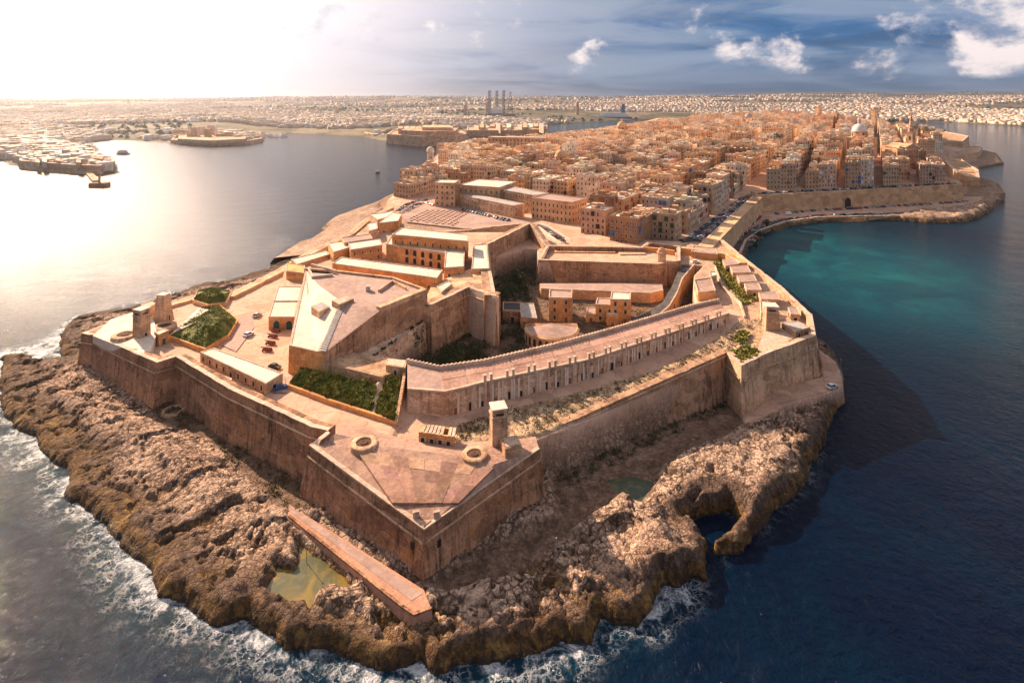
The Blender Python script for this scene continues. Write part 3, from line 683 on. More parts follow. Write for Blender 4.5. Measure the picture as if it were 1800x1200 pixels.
fb = wall_thing('bastion', 'pointed front bastion with slabbed sloping top and two gun rings', 'bastion', EF, [3.6, 3.6, 3.6, 2.8, 2.8], 1.6, .13, 'wall', 1, 2.2)
ER = WP(E_rcurt)
ERm = [tuple(Vector(ER[0]).lerp(Vector(ER[1]), k)) for k in (0, .25, .5, .72, 1)]
ERm = [(x, y, z_) for (x, y, z_) in ERm]
wall_thing('curtain_wall', 'long right curtain wall below the weedy rubble strip', 'wall', ERm, 2.6, 2.4, .10, 'wall_grey', 1, 1.0, cap=False)
EB = WP(E_ball)
b3 = wall_thing('bastion', 'tall right bastion at the cape above the paved loop road', 'bastion', EB+[(114, 216, 18.5)], [2.6, 2.8, 4, 5.4, 3], 2.2, .11, 'wall_pale', 1, 4.0)
wall_thing('sea_wall', 'right rear sea wall below the row of battery huts', 'wall', [(114, 216, 18.2), (119, 250, 17.6), (122, 300, 17.2), (125, 336, 17)], -1, 2.5, .06, 'wall_pale', 1)
wall_thing('sea_wall', 'long left rear sea wall with walkway above the open harbour', 'wall', [(-97, 446, 15.8), (-104, 400, 15.6), (-104, 360, 15.6), (-114, 313, 15.5), (-118, 279, 15.2), (-124, 250, 15), (-139, 247, 14.8), (-150, 231, 14.6)]+[EL[0]], -1, 4.5, .05, 'wall_honey', 1)

# front bastion: sloping top, slabs, rings, openings
crest = [(618, 768, 16.6), (640, 772, 16.8), (700, 786, 16.6), (800, 798, 16.4), (862, 812, 16.2), (890, 800, 16.2), (935, 780, 15.4)]
EFi = [EF[0], EF[1], EF[2], EF[3]]
tl = WP([(618, 768, 16.4), (700, 788, 16.4), (800, 800, 16.2), (870, 815, 15.9), (918, 800, 15.6)])
tb = MB()
V = [EF[1], EF[2], EF[3]]+tl+WP([(590, 762, 16.8), (610, 745, 15.5), (700, 768, 15.2), (800, 778, 15.0), (900, 772, 15.0), (940, 768, 15.2)])
tb.add(V, [(0, 1, 4, 3), (1, 5, 4), (1, 6, 5), (1, 2, 7, 6), (8, 0, 3), (9, 8, 3), (9, 3, 10), (3, 4, 10), (4, 5, 11, 10), (5, 6, 12, 11), (6, 7, 12), (7, 2, 13, 12)])
glc = tb.build('glacis', M['slab'], fb, color=(.95, .95, .95))
gq = [Vector(W(628, 793, 16.25)), Vector(W(868, 822, 15.75)), Vector(W(806, 884, 13.95)), Vector(W(690, 884, 13.98))]
for r in range(3):
    for c in range(8):
        def bl(s, t_): return gq[0]*(1-s)*(1-t_)+gq[1]*s*(1-t_)+gq[2]*s*t_+gq[3]*(1-s)*t_
        cut = (0, .26, .55, 1)
        s0, s1, t0, t1 = c/8, (c+1)/8, cut[r], cut[r+1]
        ps = [bl(s0, t0), bl(s1, t0), bl(s1, t1), bl(s0, t1)]
        hgt = rng.uniform(.04, .12); up = Vector((0, 0, hgt)); b = MB()
        b.add([p-Vector((0, 0, .5)) for p in ps]+[p+up for p in ps], [(7, 6, 5, 4), (0, 4, 5, 1), (1, 5, 6, 2), (2, 6, 7, 3), (3, 7, 4, 0)])
        g = rng.uniform(.70, 1.28)-.10*r; b.build('slab', M['slab'], glc, color=(g, g*rng.uniform(.86, 1.0), g*rng.uniform(.84, .98)))
MB().strip([(x, y, z_+.35) for x, y, z_ in [EF[1], EF[2], EF[3]]], [q[2]-.3 for q in EF[1:4]], 1.1, 0, 0, 1).build('parapet', M['rim'], fb)
def gun_ring(parent, c, r, label=None, deep=1.6):
    b = MB(); b.lathe(c, [(r*1.12, -1.2), (r*1.05, .12), (r*.92, .26), (r*.64, .28), (r*.60, .15), (r*.55, -.8)], 32)
    o = b.build('gun_ring', M['wall_pale'], parent, smooth=False)
    MB().lathe(c, [(r*.55, .02), (r*.55, .03), (r*.3, .03), (r*.28, .22), (.01, .24)], 24).build('gun_pit_floor', M['pit'], parent)
c1 = W(640, 778, 16.6); c2 = W(834, 798, 16.4)
gun_ring(fb, c1, 3.1); gun_ring(fb, c2, 2.9)
for (px, py) in ((728, 951), (773, 950)):
    pass
for (a, b, t_) in ((EF[1], EF[2], .93), (EF[2], EF[3], .10)):
    o = put_window(fb, a, b, t_, 7.9, .9, 1.5, False, 'dark', 'gun_port', False)
    nrm = Vector((b[1]-a[1], -(b[0]-a[0]), 0)).normalized(); o.location += nrm*(.13*(a[2]+(b[2]-a[2])*t_-7.9)+.02)
for (px, py) in ((731, 907), (767, 907)):
    x, y, z_ = W(px, py, 13.2); MB().box((x, y, z_-.4), (1.3, .7, 1.5), .3).build('vent_shaft', M['rim'], fb)
# tower, hut and orange guardhouse on the front bastion
def tower(label, c, w0, h, w1, rz=0., cap=True, slit=True, mat='wall_pale'):
    t = thing('observation_tower', label, 'tower', loc=c, rz=rz)
    MB().box((0, 0, -.6), (w0, w0, h+.6), 0, 0, w1/w0).build('shaft', M[mat], t)
    if cap:
        MB().box((0, 0, h*.80), (w1*1.16, w1*1.16, .3)).build('string_course', M['rim'], t)
        MB().box((0, 0, h), (w1*1.12, w1*1.12, .35)).build('roof_slab', M['roof'], t)
    if slit:
        link('window', window_mesh(w1*.55, .5, False, 'dark', False), t, (0, -(w0+(w1-w0)*.88)/2-.02, h*.86))
        link('window', window_mesh(w1*.55, .5, False, 'dark', False), t, ((w0+(w1-w0)*.88)/2+.02, 0, h*.86), R(90))
    link('door', window_mesh(.9, 1.9, False, 'dark', True), t, ((w0)/2+.0, 0, .2), R(90))
    return t
tower('tall pale observation tower on the front bastion beside a gun ring', W(876, 781, 14.6), 3.9, 9.4, 3.5, R(14))
bld('small concrete hut behind the right gun ring of the front bastion', XY([(880, 768), (908, 763), (917, 780), (888, 787)], 18.2), 14.5, 18.0, 'wall_pale', 'rim', 0, 0, name='hut', cat='hut')
gh = thing('guardhouse', 'roofless orange guardhouse with beams behind the front bastion crest', 'building')
ghp = [Vector(W(736, 779, 14.8)), Vector(W(797, 788, 14.8)), Vector(W(800, 772, 14.8)), Vector(W(742, 765, 14.8))]
MB().strip([(p.x, p.y, 17.6) for p in ghp], 13.2, .5, closed=True).build('wall', M['wall_orange'], gh)
for i in range(9):
    s = (i+.5)/9; a = ghp[0].lerp(ghp[1], s); b = ghp[3].lerp(ghp[2], s)
    if i in (6,): continue
    MB().add([(a.x, a.y, 17.45), (a.x+.75, a.y+.1, 17.45), (b.x+.75, b.y+.1, 17.5), (b.x, b.y, 17.5), (a.x, a.y, 17.68), (a.x+.75, a.y+.1, 17.68), (b.x+.75, b.y+.1, 17.72), (b.x, b.y, 17.72)], [(4, 5, 6, 7), (0, 1, 5, 4), (1, 2, 6, 5), (3, 0, 4, 7), (2, 3, 7, 6)]).build('roof_beam', M['rim'], gh)
for i, t_ in enumerate((.12, .38, .62, .86)): put_window(gh, ghp[0], ghp[1], t_, 15.0, .95, 1.4, False, 'dark', 'window' if i else 'door')

# platform walk at the foot of the front bastion
pt = thing('stone_platform', 'long reddish stone walkway at the foot of the front bastion', 'platform')
pl = ccw(XY(PLAT, 4.2)); MB().prism(pl, 1.5, 4.2, .06).build('body', M['platform'], pt)
a_, b_ = Vector(W(506, 909, 4.2)), Vector(W(706, 1070, 4.2)); cc, dd_ = Vector(W(508, 888, 4.2)), Vector(W(744, 1038, 4.2))
MB().quad(a_.lerp(cc, .55)+Vector((0, 0, .05)), b_.lerp(dd_, .45)+Vector((0, 0, .05)), dd_+Vector((0, -.6, .05)), cc+Vector((0, 0, .05))).build('upper_paving', M['terrace'], pt)
a_.z = b_.z = 4.2
MB().strip([(a_.x, a_.y, 4.62), (W(600, 985, 4.2)[0], W(600, 985, 4.2)[1], 4.62), (b_.x, b_.y, 4.62), W(727, 1084, 4.2)[:2]+(4.62,), W(759, 1072, 4.2)[:2]+(4.62,)], 3.2, .55, 0, 0, 1).build('kerb', M['wall'], pt)
rg = thing('stone_well', 'low eight-sided stone kerb round a pit in the left moat', 'well', loc=W(305, 722, 3.9))
MB().lathe((0, 0, 0), [(3.6, -.8), (3.4, .45), (2.5, .45), (2.4, -.8)], 8).build('kerb', M['wall_pale'], rg)
MB().lathe((0, 0, .02), [(2.4, -.3), (.01, -.35)], 8).build('pit', M['dark'], rg)

# ------------------------------------------------------------------ casemate barracks along the covered road
lowE = WP([(716, 686, 19.2), (782, 691, 19.5), (818, 683, 19.5), (850, 674, 19.5), (1037, 634, 19.5), (1197, 581, 19.5), (1282, 552, 19.6)])
uppE = WP([(1263, 529, 20.3), (1213, 540, 20.3), (1074, 581, 20.3), (975, 608, 20.3), (850, 637, 20.3), (772, 648, 20.3), (716, 636, 20.3)])
cb = thing('casemate_barracks', 'long low casemate barracks with paired chimneys and pinkish terrace roof', 'building')
MB().prism(lowE+uppE, 6, None, 0, 0, top=True, mtop=1).build('wall', [M['render'], M['terrace']], cb)
rpar = MB().strip([(p[0], p[1], p[2]+1.0) for p in uppE], [p[2]-.2 for p in uppE], .7, 0, 0, 1).build('rear_parapet', M['rim'], cb)
fpar = MB().strip([(p[0], p[1], p[2]+.55) for p in lowE], [p[2]-.3 for p in lowE], .9, 0, 0, 1).build('front_parapet', M['rim'], cb)
def along(pts, dist):
    for i in range(len(pts)-1):
        a, b = Vector(pts[i]), Vector(pts[i+1]); L = (b.xy-a.xy).length
        if dist <= L: return a.lerp(b, dist/L), math.atan2(b.y-a.y, b.x-a.x), i
        dist -= L
    return Vector(pts[-1]), math.atan2(b.y-a.y, b.x-a.x), len(pts)-2
def plen(pts): return sum((Vector(pts[i+1]).xy-Vector(pts[i]).xy).length for i in range(len(pts)-1))
Lb = plen(lowE)
chim = MB().box((0, 0, 0), (.85, .85, 1.75), 0, 0, .88).box((0, 0, 1.7), (.95, .95, .22)).mesh('chimney', [M['rim']])
butt = MB().box((0, -.05, -6.6), (.75, .3, 6.6), 0, 0, .95).mesh('buttress', [M['rim']])
butt2 = MB().box((0, -.05, -6.6), (.6, .3, 6.2), 0, 0, .95).mesh('buttress', [M['roof']])
butt3 = MB().box((0, -.02, -6.6), (1.3, .3, 4.6), 0, 0, .9).mesh('buttress', [M['render']])
n_ = 15
for i in range(n_):
    s = 24+(Lb-30)*i/(n_-1)
    for k in (-.95, .95):
        p, th, _ = along(lowE, s+k); link('chimney', chim, fpar, (p.x-math.sin(th)*.5, p.y+math.cos(th)*.5, p.z+.3), th)
ndoor = 28
for i in range(ndoor):
    p, th, k = along(lowE, 14+(Lb-17)*i/(ndoor-1)); gr_ = gz(p.x+math.sin(th)*2.5, p.y-math.cos(th)*2.5)
    hb = p.z-gr_
    o = link('doorway', window_mesh((1.0, 1.3, .9)[i % 3], min((1.9, 2.4, 1.7)[(i*7) % 3], hb-1.0), i % 2 == 0, 'dark' if i % 3 else 'wood', True), cb, (p.x, p.y, gr_+.05), th)
    p2, th2, k2 = along(lowE, 14+(Lb-17)*(i+.5+rng.uniform(-.15, .15))/(ndoor-1))
    o2 = link('buttress', (butt, butt2, butt3)[rng.randrange(3)], cb, (p2.x, p2.y, p2.z+.1), th2)
    p2, th2, k2 = along(lowE, 14+(Lb-17)*(i+.8)/(ndoor-1)); (link('buttress', (butt2, butt3)[rng.randrange(2)], cb, (p2.x, p2.y, p2.z-.2), th2) if rng.random() < .9 else None)
    p2, th2, k2 = along(lowE, 14+(Lb-17)*(i+.25+rng.uniform(-.08, .08))/(ndoor-1)); link('buttress', (butt2, butt)[rng.randrange(2)], cb, (p2.x, p2.y, p2.z-rng.uniform(0, .6)), th2)
    if i % 3 == 1:
        p3, th3, _ = along(lowE, 14+(Lb-17)*(i+.28)/(ndoor-1)); link('window', window_mesh(.6, .6, False, 'dark', False), cb, (p3.x, p3.y, p3.z-1.4), th3)
post = MB().box((0, 0, 0), (.55, .8, .2)).mesh('merlon', [M['rim']])
Lu = plen(uppE)
for i in range(100):
    p, th, _ = along(uppE, Lu*(i+.5)/100); link('merlon', post, rpar, (p.x-math.sin(th)*.35*1, p.y+math.cos(th)*.35, p.z+1.0), th)
# terrace roof slabs told apart by their joints
for i in range(16):
    s0, s1 = (i)/16, (i+1)/16
    def rp(s, t_):
        a, _, _ = along(lowE[1:], plen(lowE[1:])*s); ur = uppE[:6][::-1]; b, _, _ = along(ur, plen(ur)*s); return a.lerp(b, t_)
    for (t0, t1) in ((.10, .5), (.5, .93)):
        ps = [rp(s0+.002, t0+.008), rp(s1-.002, t0+.008), rp(s1-.002, t1-.008), rp(s0+.002, t1-.008)]; hh = rng.uniform(.06, .13)
        b = MB().add([p+Vector((0, 0, -.2)) for p in ps]+[p+Vector((0, 0, hh)) for p in ps], [(4, 5, 6, 7), (0, 1, 5, 4), (1, 2, 6, 5), (2, 3, 7, 6), (3, 0, 4, 7)])
        g = rng.uniform(.8, 1.18); b.build('roof_slab', M['slab'], cb, color=(g*1.02, g*.98, g))

# ------------------------------------------------------------------ grassy bank with stair
gb = thing('grass_bank', 'walled green bank with stair below the sloping keep roof', 'embankment')
bU = WP([(530, 646, 17.0), (661, 677, 17.0), (681, 661, 17.3), (702, 666, 17.3)]); bL = WP([(508, 676, 14.5), (655, 724, 14.5), (658, 727, 14.5), (694, 741, 14.5)])
bank = MB().add([bU[0], bU[1], bL[1], bL[0]], [(3, 2, 1, 0)]).add([bU[2], bU[3], bL[3], bL[2]], [(3, 2, 1, 0)]); bank.build('slope', M['grass'], gb)
MB().strip([(p[0], p[1], p[2]+.35) for p in WP([(506, 678, 14.5), (574, 704, 14.5), (696, 743, 14.5)])], 12.5, .8, .04, 0, 1).build('retaining_wall', M['wall_orange'], gb)
MB().strip([W(699, 741, 14.8), W(716, 640, 19.6)], 12.5, .8, .02, 0, 1).build('end_wall', M['wall_pale'], gb)
MB().strip([(p[0], p[1], 18.6) for p in WP([(537, 640, 17.0), (612, 657, 17), (672, 672, 17.0)])], 14, 1.2, .03, 0, 1).build('upper_wall', M['wall_pale'], gb)
MB().prism(WP([(540, 629, 18.2), (672, 660, 18.2), (712, 650, 18.4), (700, 632, 18.4), (640, 622, 18.2), (575, 614, 18.2)]), 13, None, 0).build('rampart_walk', M['wall_pale'], gb)
stair_b = MB().quad(bU[1], bU[2], bL[2], bL[1]).build('stair', M['rim'], gb)
for i in range(16):
    a = Vector(bU[1]).lerp(Vector(bL[1]), i/15); b = Vector(bU[2]).lerp(Vector(bL[2]), i/15)
    c = (a+b)/2; wd = max((b-a).length*.9, 1.1); MB().box((c.x, c.y, c.z-.6), (wd, .62, .75), math.atan2(b.y-a.y, b.x-a.x)).build('step', M['rim'], stair_b)
bld('small pale block house at the top of the bank stair', XY([(681, 628), (716, 632), (712, 645), (678, 640)], 20.4), 14, 20.2, 'wall_pale', 'rim', 0, 1, 3.5, .9, 1.5, name='block_house', cat='hut', h0=3.5, door=False)
scatter('grass', 'thick green herbs covering the walled bank', [[bL[0], bL[1], bU[1], bU[0]], [bL[2], bL[3], bU[3], bU[2]]], 15000, .42, M['grass'], 3, .6)

scatter('weeds', 'lighter yellow-green tufts scattered over the walled bank', [[bL[0], bL[1], bU[1], bU[0]], [bL[2], bL[3], bU[3], bU[2]]], 2600, .75, M['grass_yellow'], 31, .8, .52)
# ------------------------------------------------------------------ keep (cavalier) with sloping roof
kp = thing('cavalier_keep', 'large keep with pale sloping roof, central stair and shaded flank', 'fort')
A, B, C, D, E, F_, G, Hh = WP([(508, 608, 22), (557, 619, 22), (576, 616, 22.2), (669, 545, 28), (751, 512, 28.2), (691, 490, 28), (589, 478, 28), (537, 474, 28)])
S0, S1, Lk, Dk = WP([(567, 618, 22.05), (603, 532, 28), (560, 501, 28.1), (672, 541, 28.05)])
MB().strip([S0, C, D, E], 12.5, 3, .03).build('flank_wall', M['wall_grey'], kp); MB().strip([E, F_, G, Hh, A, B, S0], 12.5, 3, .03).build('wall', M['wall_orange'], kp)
MB().add([A, B, S0, S1, Lk, Hh], [(0, 1, 2, 3, 4, 5)]).build('sloping_roof', M['roof'], kp)
MB().add([S0, C, D, S1], [(0, 1, 2, 3)]).build('side_slope', M['terrace'], kp)
MB().add([Lk, S1, D, E, F_, G, Hh], [(0, 1, 2, 3, 4, 5, 6)]).build('gun_deck', M['terrace'], kp)
wl_ = [Vector(A), Vector(B)]
MB().strip([(p[0], p[1], p[2]+.9) for p in (D, E)], [27.2, 27.4], 2.2, .02, 0, 1).build('parapet', M['wall_pale'], kp)
MB().strip([(p[0], p[1], p[2]+.9) for p in (E, F_, G, Hh)], 27.2, 1.0, 0, 0, 1).build('rear_parapet', M['wall_pale'], kp)
MB().strip([(p[0], p[1], p[2]+.3) for p in (Hh, A, B, S0)], [27.6, 21.6, 21.6, 21.6], .7, 0, 0, 1).build('roof_edge', M['rim'], kp)
e_ = Vector((B[0]-A[0], B[1]-A[1], 0)).normalized()*1.2; up_ = Vector((0, 0, .06)); stair_k = MB().quad(Vector(S0)-e_+up_, Vector(S0)+e_+up_, Vector(S1)+e_+up_, Vector(S1)-e_+up_).build('stair', M['roof_grey'], kp)
for i in range(26):
    c = Vector(S0).lerp(Vector(S1), (i+.5)/26); MB().box((c.x, c.y, c.z-.4), (2.3, .7, .62), math.atan2(B[1]-A[1], B[0]-A[0])).build('step', M['roof_grey'], stair_k)
bld('concrete range hut standing on the sloping keep roof', XY([(547, 537), (566, 530), (580, 538), (561, 547)], 27.4), 24.0, 27.2, 'wall_pale', 'roof_grey', 0, 0, name='hut', cat='hut')
bld('low concrete shelter at the head of the keep stair', XY([(583, 527), (608, 519), (622, 524), (597, 534)], 29.2), 27, 29.0, 'wall_pale', 'rim', 0, 0, name='hut', cat='hut')
bld('small dark ventilator box on the keep gun deck', XY([(643, 500), (651, 500), (651, 504), (643, 504)], 30), 28, 30, 'roof_grey', 'roof_grey', 0, 0, name='ventilator_box', cat='ventilator')
tr = MB(); ta, tb_, tc = W(667, 514, 28.1), W(690, 498, 28.1), W(712, 510, 28.1)
MB().strip([(ta[0], ta[1], 29.2), (tb_[0], tb_[1], 29.2), (tc[0], tc[1], 29.2)], 27.9, .6).build('traverse_wall', M['wall_pale'], kp)
MB().strip([(p[0], p[1], 29.0) for p in WP([(541, 476, 28), (548, 490, 28), (585, 486, 28)])], 27.9, .8).build('ruined_wall', M['rim'], kp)
MB().strip([(p[0], p[1], 29.6) for p in WP([(546, 470, 28), (589, 482, 28)])], 27.9, .8).build('ruined_wall', M['rim'], kp)
# lower scarp under the keep flank, angled bastion, great grey wall
wall_thing('scarp_wall', 'rock-cut scarp under the keep flank, hung with dark plants', 'wall', [(-46.5, 179, 16.6), (-32.2, 212, 17.8)], 5.6, 6, .08, 'render', 1)
scatter('creepers', 'dark creepers hanging along the ledge under the keep flank', [[(-47, 178.4, 15.2), (-33, 211, 16.2), (-33, 211.5, 18.2), (-47, 179, 17)], [(-44, 184, 9), (-33, 209, 11), (-33.2, 210, 16), (-44.4, 184.6, 15)]], 1500, 1.0, M['leaf'], 41, .2, .45)
FB = WP([(755, 537, 23.8), (824, 505, 24), (872, 521, 24.4)])
wall_thing('inner_bastion', 'angled inner bastion with pale rounded nose above the dark ditch', 'bastion', FB+[W(862, 470, 24.4), W(858, 429, 25)], 5.6, 4.5, .09, 'wall_grey', 1, 3.0)
MB().strip([(p[0]+.25, p[1]-.35, p[2]-.1) for p in FB[1:]], 5.6, 1.2, .09).build('pale_nose', M['rim'], bpy.data.objects['inner_bastion'])
MB().prism([(FB[0][0]-3, FB[0][1]+1), FB[0][:2], FB[1][:2], FB[2][:2], W(862, 470, 23)[:2], W(835, 470, 23)[:2], W(760, 500, 23)[:2]], 17.5, 23.2).build('rampart_fill', M['wall_pale'], bpy.data.objects['inner_bastion'])
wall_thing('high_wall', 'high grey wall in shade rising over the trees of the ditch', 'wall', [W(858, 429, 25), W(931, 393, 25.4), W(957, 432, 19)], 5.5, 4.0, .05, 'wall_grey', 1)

# ------------------------------------------------------------------ buildings inside the keep
def roofpoly(p, z_): return XY(p, z_)
bld('long vaulted storehouse with whitewashed roof inside the keep', roofpoly([(584, 463), (600, 452), (778, 475), (768, 489)], 26.4), 17.5, 26.2, 'wall_orange', 'roof', .4, 1, 7, .9, 1.4, h0=4)
ab = bld('two-storey arcaded barrack block with pale terrace roof', roofpoly([(679, 430), (783, 446), (823, 428), (823, 424), (690, 412)], 26), 17.8, 26, 'wall_orange', 'roof', .5, 0, name='barrack_block')
a0, a1 = W(680, 430, 26), W(782, 446, 26)
for r in range(2):
    for j in range(7): put_window(ab, a0, a1, .09+j*.136, 18.6+r*3.9, 2.1, 2.9, True, 'dark', 'arch')
bld('long upper barrack storey with white flat roof behind the arcade', roofpoly([(689, 413), (823, 425), (823, 413), (707, 401)], 31), 25.6, 31, 'wall_orange', 'roof', .4, 1, 4.2, .8, 1.7, h0=1.2, door=False, name='barrack_block')
bld('square barrack wing with white roof beside the arcade', roofpoly([(783, 440), (817, 441), (815, 469), (781, 471)], 26.3), 17.5, 26.2, 'wall_orange', 'roof', .4, 2, 4, .9, 1.5, name='barrack_block')
bld('tall narrow orange block against the high grey wall', roofpoly([(832, 431), (856, 429), (860, 472), (829, 473)], 25.2), 17.5, 25, 'wall_orange', 'roof', .4, 2, 4, .9, 1.6, name='barrack_block')
bld('small white hut on the rampart corner beside the storehouse', roofpoly([(768, 502), (788, 493), (795, 498), (776, 512)], 25), 17.5, 24.6, 'wall_pale', 'roof', .3, 1, 3, .8, 1.5, name='hut', cat='hut')
bld('orange gabled-arch house left of the arcaded barracks', roofpoly([(577, 428), (611, 424), (613, 436), (586, 444)], 24), 17.5, 24, 'wall_orange', 'roof', .4, 1, 4, 1.4, 2.2, True, name='stone_house', cat='house')
bld('two-storey orange house beside the arcaded barracks courtyard', roofpoly([(612, 426), (668, 421), (672, 431), (616, 440)], 25), 17.5, 25, 'wall_orange', 'roof', .4, 2, 3.4, .8, 1.4, name='stone_house', cat='house')
bld('brownish roofed house behind the two-storey orange house', roofpoly([(600, 418), (650, 412), (655, 420), (605, 427)], 25.5), 17.5, 25.4, 'wall_orange', 'terrace', .4, 0, name='stone_house', cat='house')
bld('domed-end white house on the sea rampart', roofpoly([(646, 393), (662, 390), (664, 401), (648, 405)], 24), 16, 23.6, 'wall_pale', 'roof', .3, 1, 4, .9, 1.5, name='stone_house', cat='house')
bld('cream house with flat white roof near the granary square', roofpoly([(666, 392), (700, 388), (706, 376), (690, 374), (676, 384)], 24), 16, 23.8, 'wall_orange', 'roof', .3, 1, 5, .9, 1.5, name='stone_house', cat='house')
bld('white parapeted house at the harbour edge near the square', roofpoly([(650, 376), (672, 374), (690, 370), (693, 378), (664, 386)], 22), 15, 21.6, 'wall_pale', 'roof', .5, 1, 4, .9, 1.5, name='stone_house', cat='house')
bld('plain orange block at the end of the left rampart', roofpoly([(505, 462), (536, 467), (534, 480), (503, 476)], 22), 13, 21.8, 'wall_orange', 'wall_orange', .3, 0, name='stone_block')
bld('low rampart building with long pale roof along the harbour', roofpoly([(512, 455), (572, 440), (580, 446), (522, 464)], 20), 14, 19.6, 'wall_orange', 'roof', .4, 0, name='stone_block')
ar = bld('orange hall with two green arched doors beside the keep', roofpoly([(472, 557), (518, 557), (531, 504), (489, 503)], 18.4), 13.4, 18.2, 'wall_orange', 'roof', .35, 0, name='hall')
q0, q1 = W(472.5, 557, 18.4), W(517.5, 557, 18.4)
for t_ in (.3, .8): put_window(ar, q0, q1, t_, 13.7, 2.3, 3.3, True, 'shutter', 'arched_door')
MB().strip([(*W(480, 530, 18.4)[:2], 18.75), (*W(524, 530, 18.4)[:2], 18.75)], 18.1, .5).build('roof_wall', M['rim'], ar)
bld('long low flat building with pale patched roof behind left curtain wall', roofpoly([(352, 619), (376, 612), (497, 656), (467, 674)], 16.9), 13, 16.8, 'wall_pale', 'roof', .25, 1, 4, 1.1, 1.6, name='shed', cat='building', kind='dark')
for k, (x0, y0, x1, y1, lb) in enumerate(((352, 640, 378, 652, 'roofless stone bay nearest the left bastion behind the curtain wall'), (382, 654, 408, 668, 'middle roofless stone bay behind the left curtain wall'), (440, 684, 462, 696, 'small square ruined bay beside the pale patched roof'))):
    t = thing('ruined_bay', lb, 'ruin'); ps = XY([(x0, y0), (x1, y0+(x1-x0)*.38), (x1-4, y1+(x1-x0)*.20), (x0-5, y1)], 16.5)
    MB().strip([(x, y, 16.4) for x, y in ccw(ps)], 13, .8, closed=True).build('wall', M['wall_pale'], t)

# ------------------------------------------------------------------ left bastion battery
lb_ = bpy.data.objects['bastion']
MB().prism(WP([(163, 590, 15.6), (195, 561, 16.6), (232, 549, 17), (268, 552, 17), (276, 585, 17), (262, 622, 17.0), (240, 620, 17.0)]), 13, None, 0).build('gun_apron', M['roof'], lb_)
gun_ring(lb_, W(220, 588, 17.2), 4.0)
gun_ring(lb_, W(289, 572, 16.2), 3.8)
tower('square grey tower beside the gun ring of the left bastion', W(249, 594, 16), 4.0, 10.2, 3.6, R(-20))
tower('tapering stone tower standing behind the square grey tower', W(287, 563, 16), 5.2, 9.8, 3.0, R(-10), slit=False)
bld('flat-topped concrete block between the two left bastion towers', XY([(247, 532), (268, 527), (276, 532), (256, 539)], 21.5), 15, 21, 'wall_pale', 'rim', 0, 0, name='concrete_block', cat='building')
bld('little orange hut with green door on the left bastion', XY([(271, 583), (288, 577), (297, 580), (279, 588)], 17.8), 13, 17.6, 'wall_orange', 'roof', .2, 1, 3, .9, 1.9, kind='shutter', name='hut', cat='hut')
def mound(label, base, top, z0, z1, wmat, gmat, slabside=None, seed=1, n=3500):
    t = thing('earth_mound', label, 'embankment'); b0 = ccw(XY(base, z0)); tp = ccw(XY(top, z1))
    MB().prism(b0, 12.8, z0, .02).build('retaining_wall', M[wmat], t)
    i0 = min(range(len(b0)), key=lambda i: (b0[i][0]-tp[0][0])**2+(b0[i][1]-tp[0][1])**2); m_ = len(tp)
    bb = MB(); quads = []; ob = offset(b0, -.6)
    for i in range(len(ob)):
        a, b = ob[i], ob[(i+1) % len(ob)]
        near_ = lambda q: min(range(m_), key=lambda k: (tp[k][0]-q[0])**2+(tp[k][1]-q[1])**2)
        k0, k1 = near_(a), near_(b); A_, B_ = (a[0], a[1], z0+.02), (b[0], b[1], z0+.02); C_, D_ = (*tp[k1], z1), (*tp[k0], z1)
        (bb.quad(A_, B_, C_, D_) if k0 != k1 else bb.add([A_, B_, C_], [(0, 1, 2)])); quads.append([A_, B_, C_, D_])
    bb.add([(x, y, z1) for x, y in tp], [tuple(range(m_))]); quads.append([(*tp[0], z1), (*tp[1 % m_], z1), (*tp[2 % m_], z1), (*tp[-1], z1)])
    bb.build('slope', M[gmat], t); return t, quads
m1, q1_ = mound('large grassed mound with orange retaining wall on the left bastion', [(296, 590), (360, 613), (403, 588), (419, 561), (388, 536), (352, 540)], [(345, 566), (368, 577), (390, 562), (372, 545)], 15.2, 18.6, 'wall_orange', 'grass_mid')
m2, q2_ = mound('smaller yellow-green mound at the harbour rampart', [(338, 527), (365, 535), (398, 531), (408, 512), (374, 504), (346, 512)], [(352, 516), (372, 522), (392, 516), (374, 509)], 15.4, 17.8, 'wall_honey', 'grass_mid')
scatter('grass', 'short green turf on the large mound of the left bastion', q1_, 9000, .38, M['grass_mid'], 8, .4)
scatter('weeds', 'yellow-green weeds on the small mound by the harbour rampart', q2_, 4500, .4, M['grass_mid'], 9, .45)
MB().quad(*[tuple(p) for p in WP([(298, 589, 15.4), (344, 566, 18.75), (371, 545, 18.75), (350, 541, 15.4)])]).build('pale_slab', M['roof'], m1)

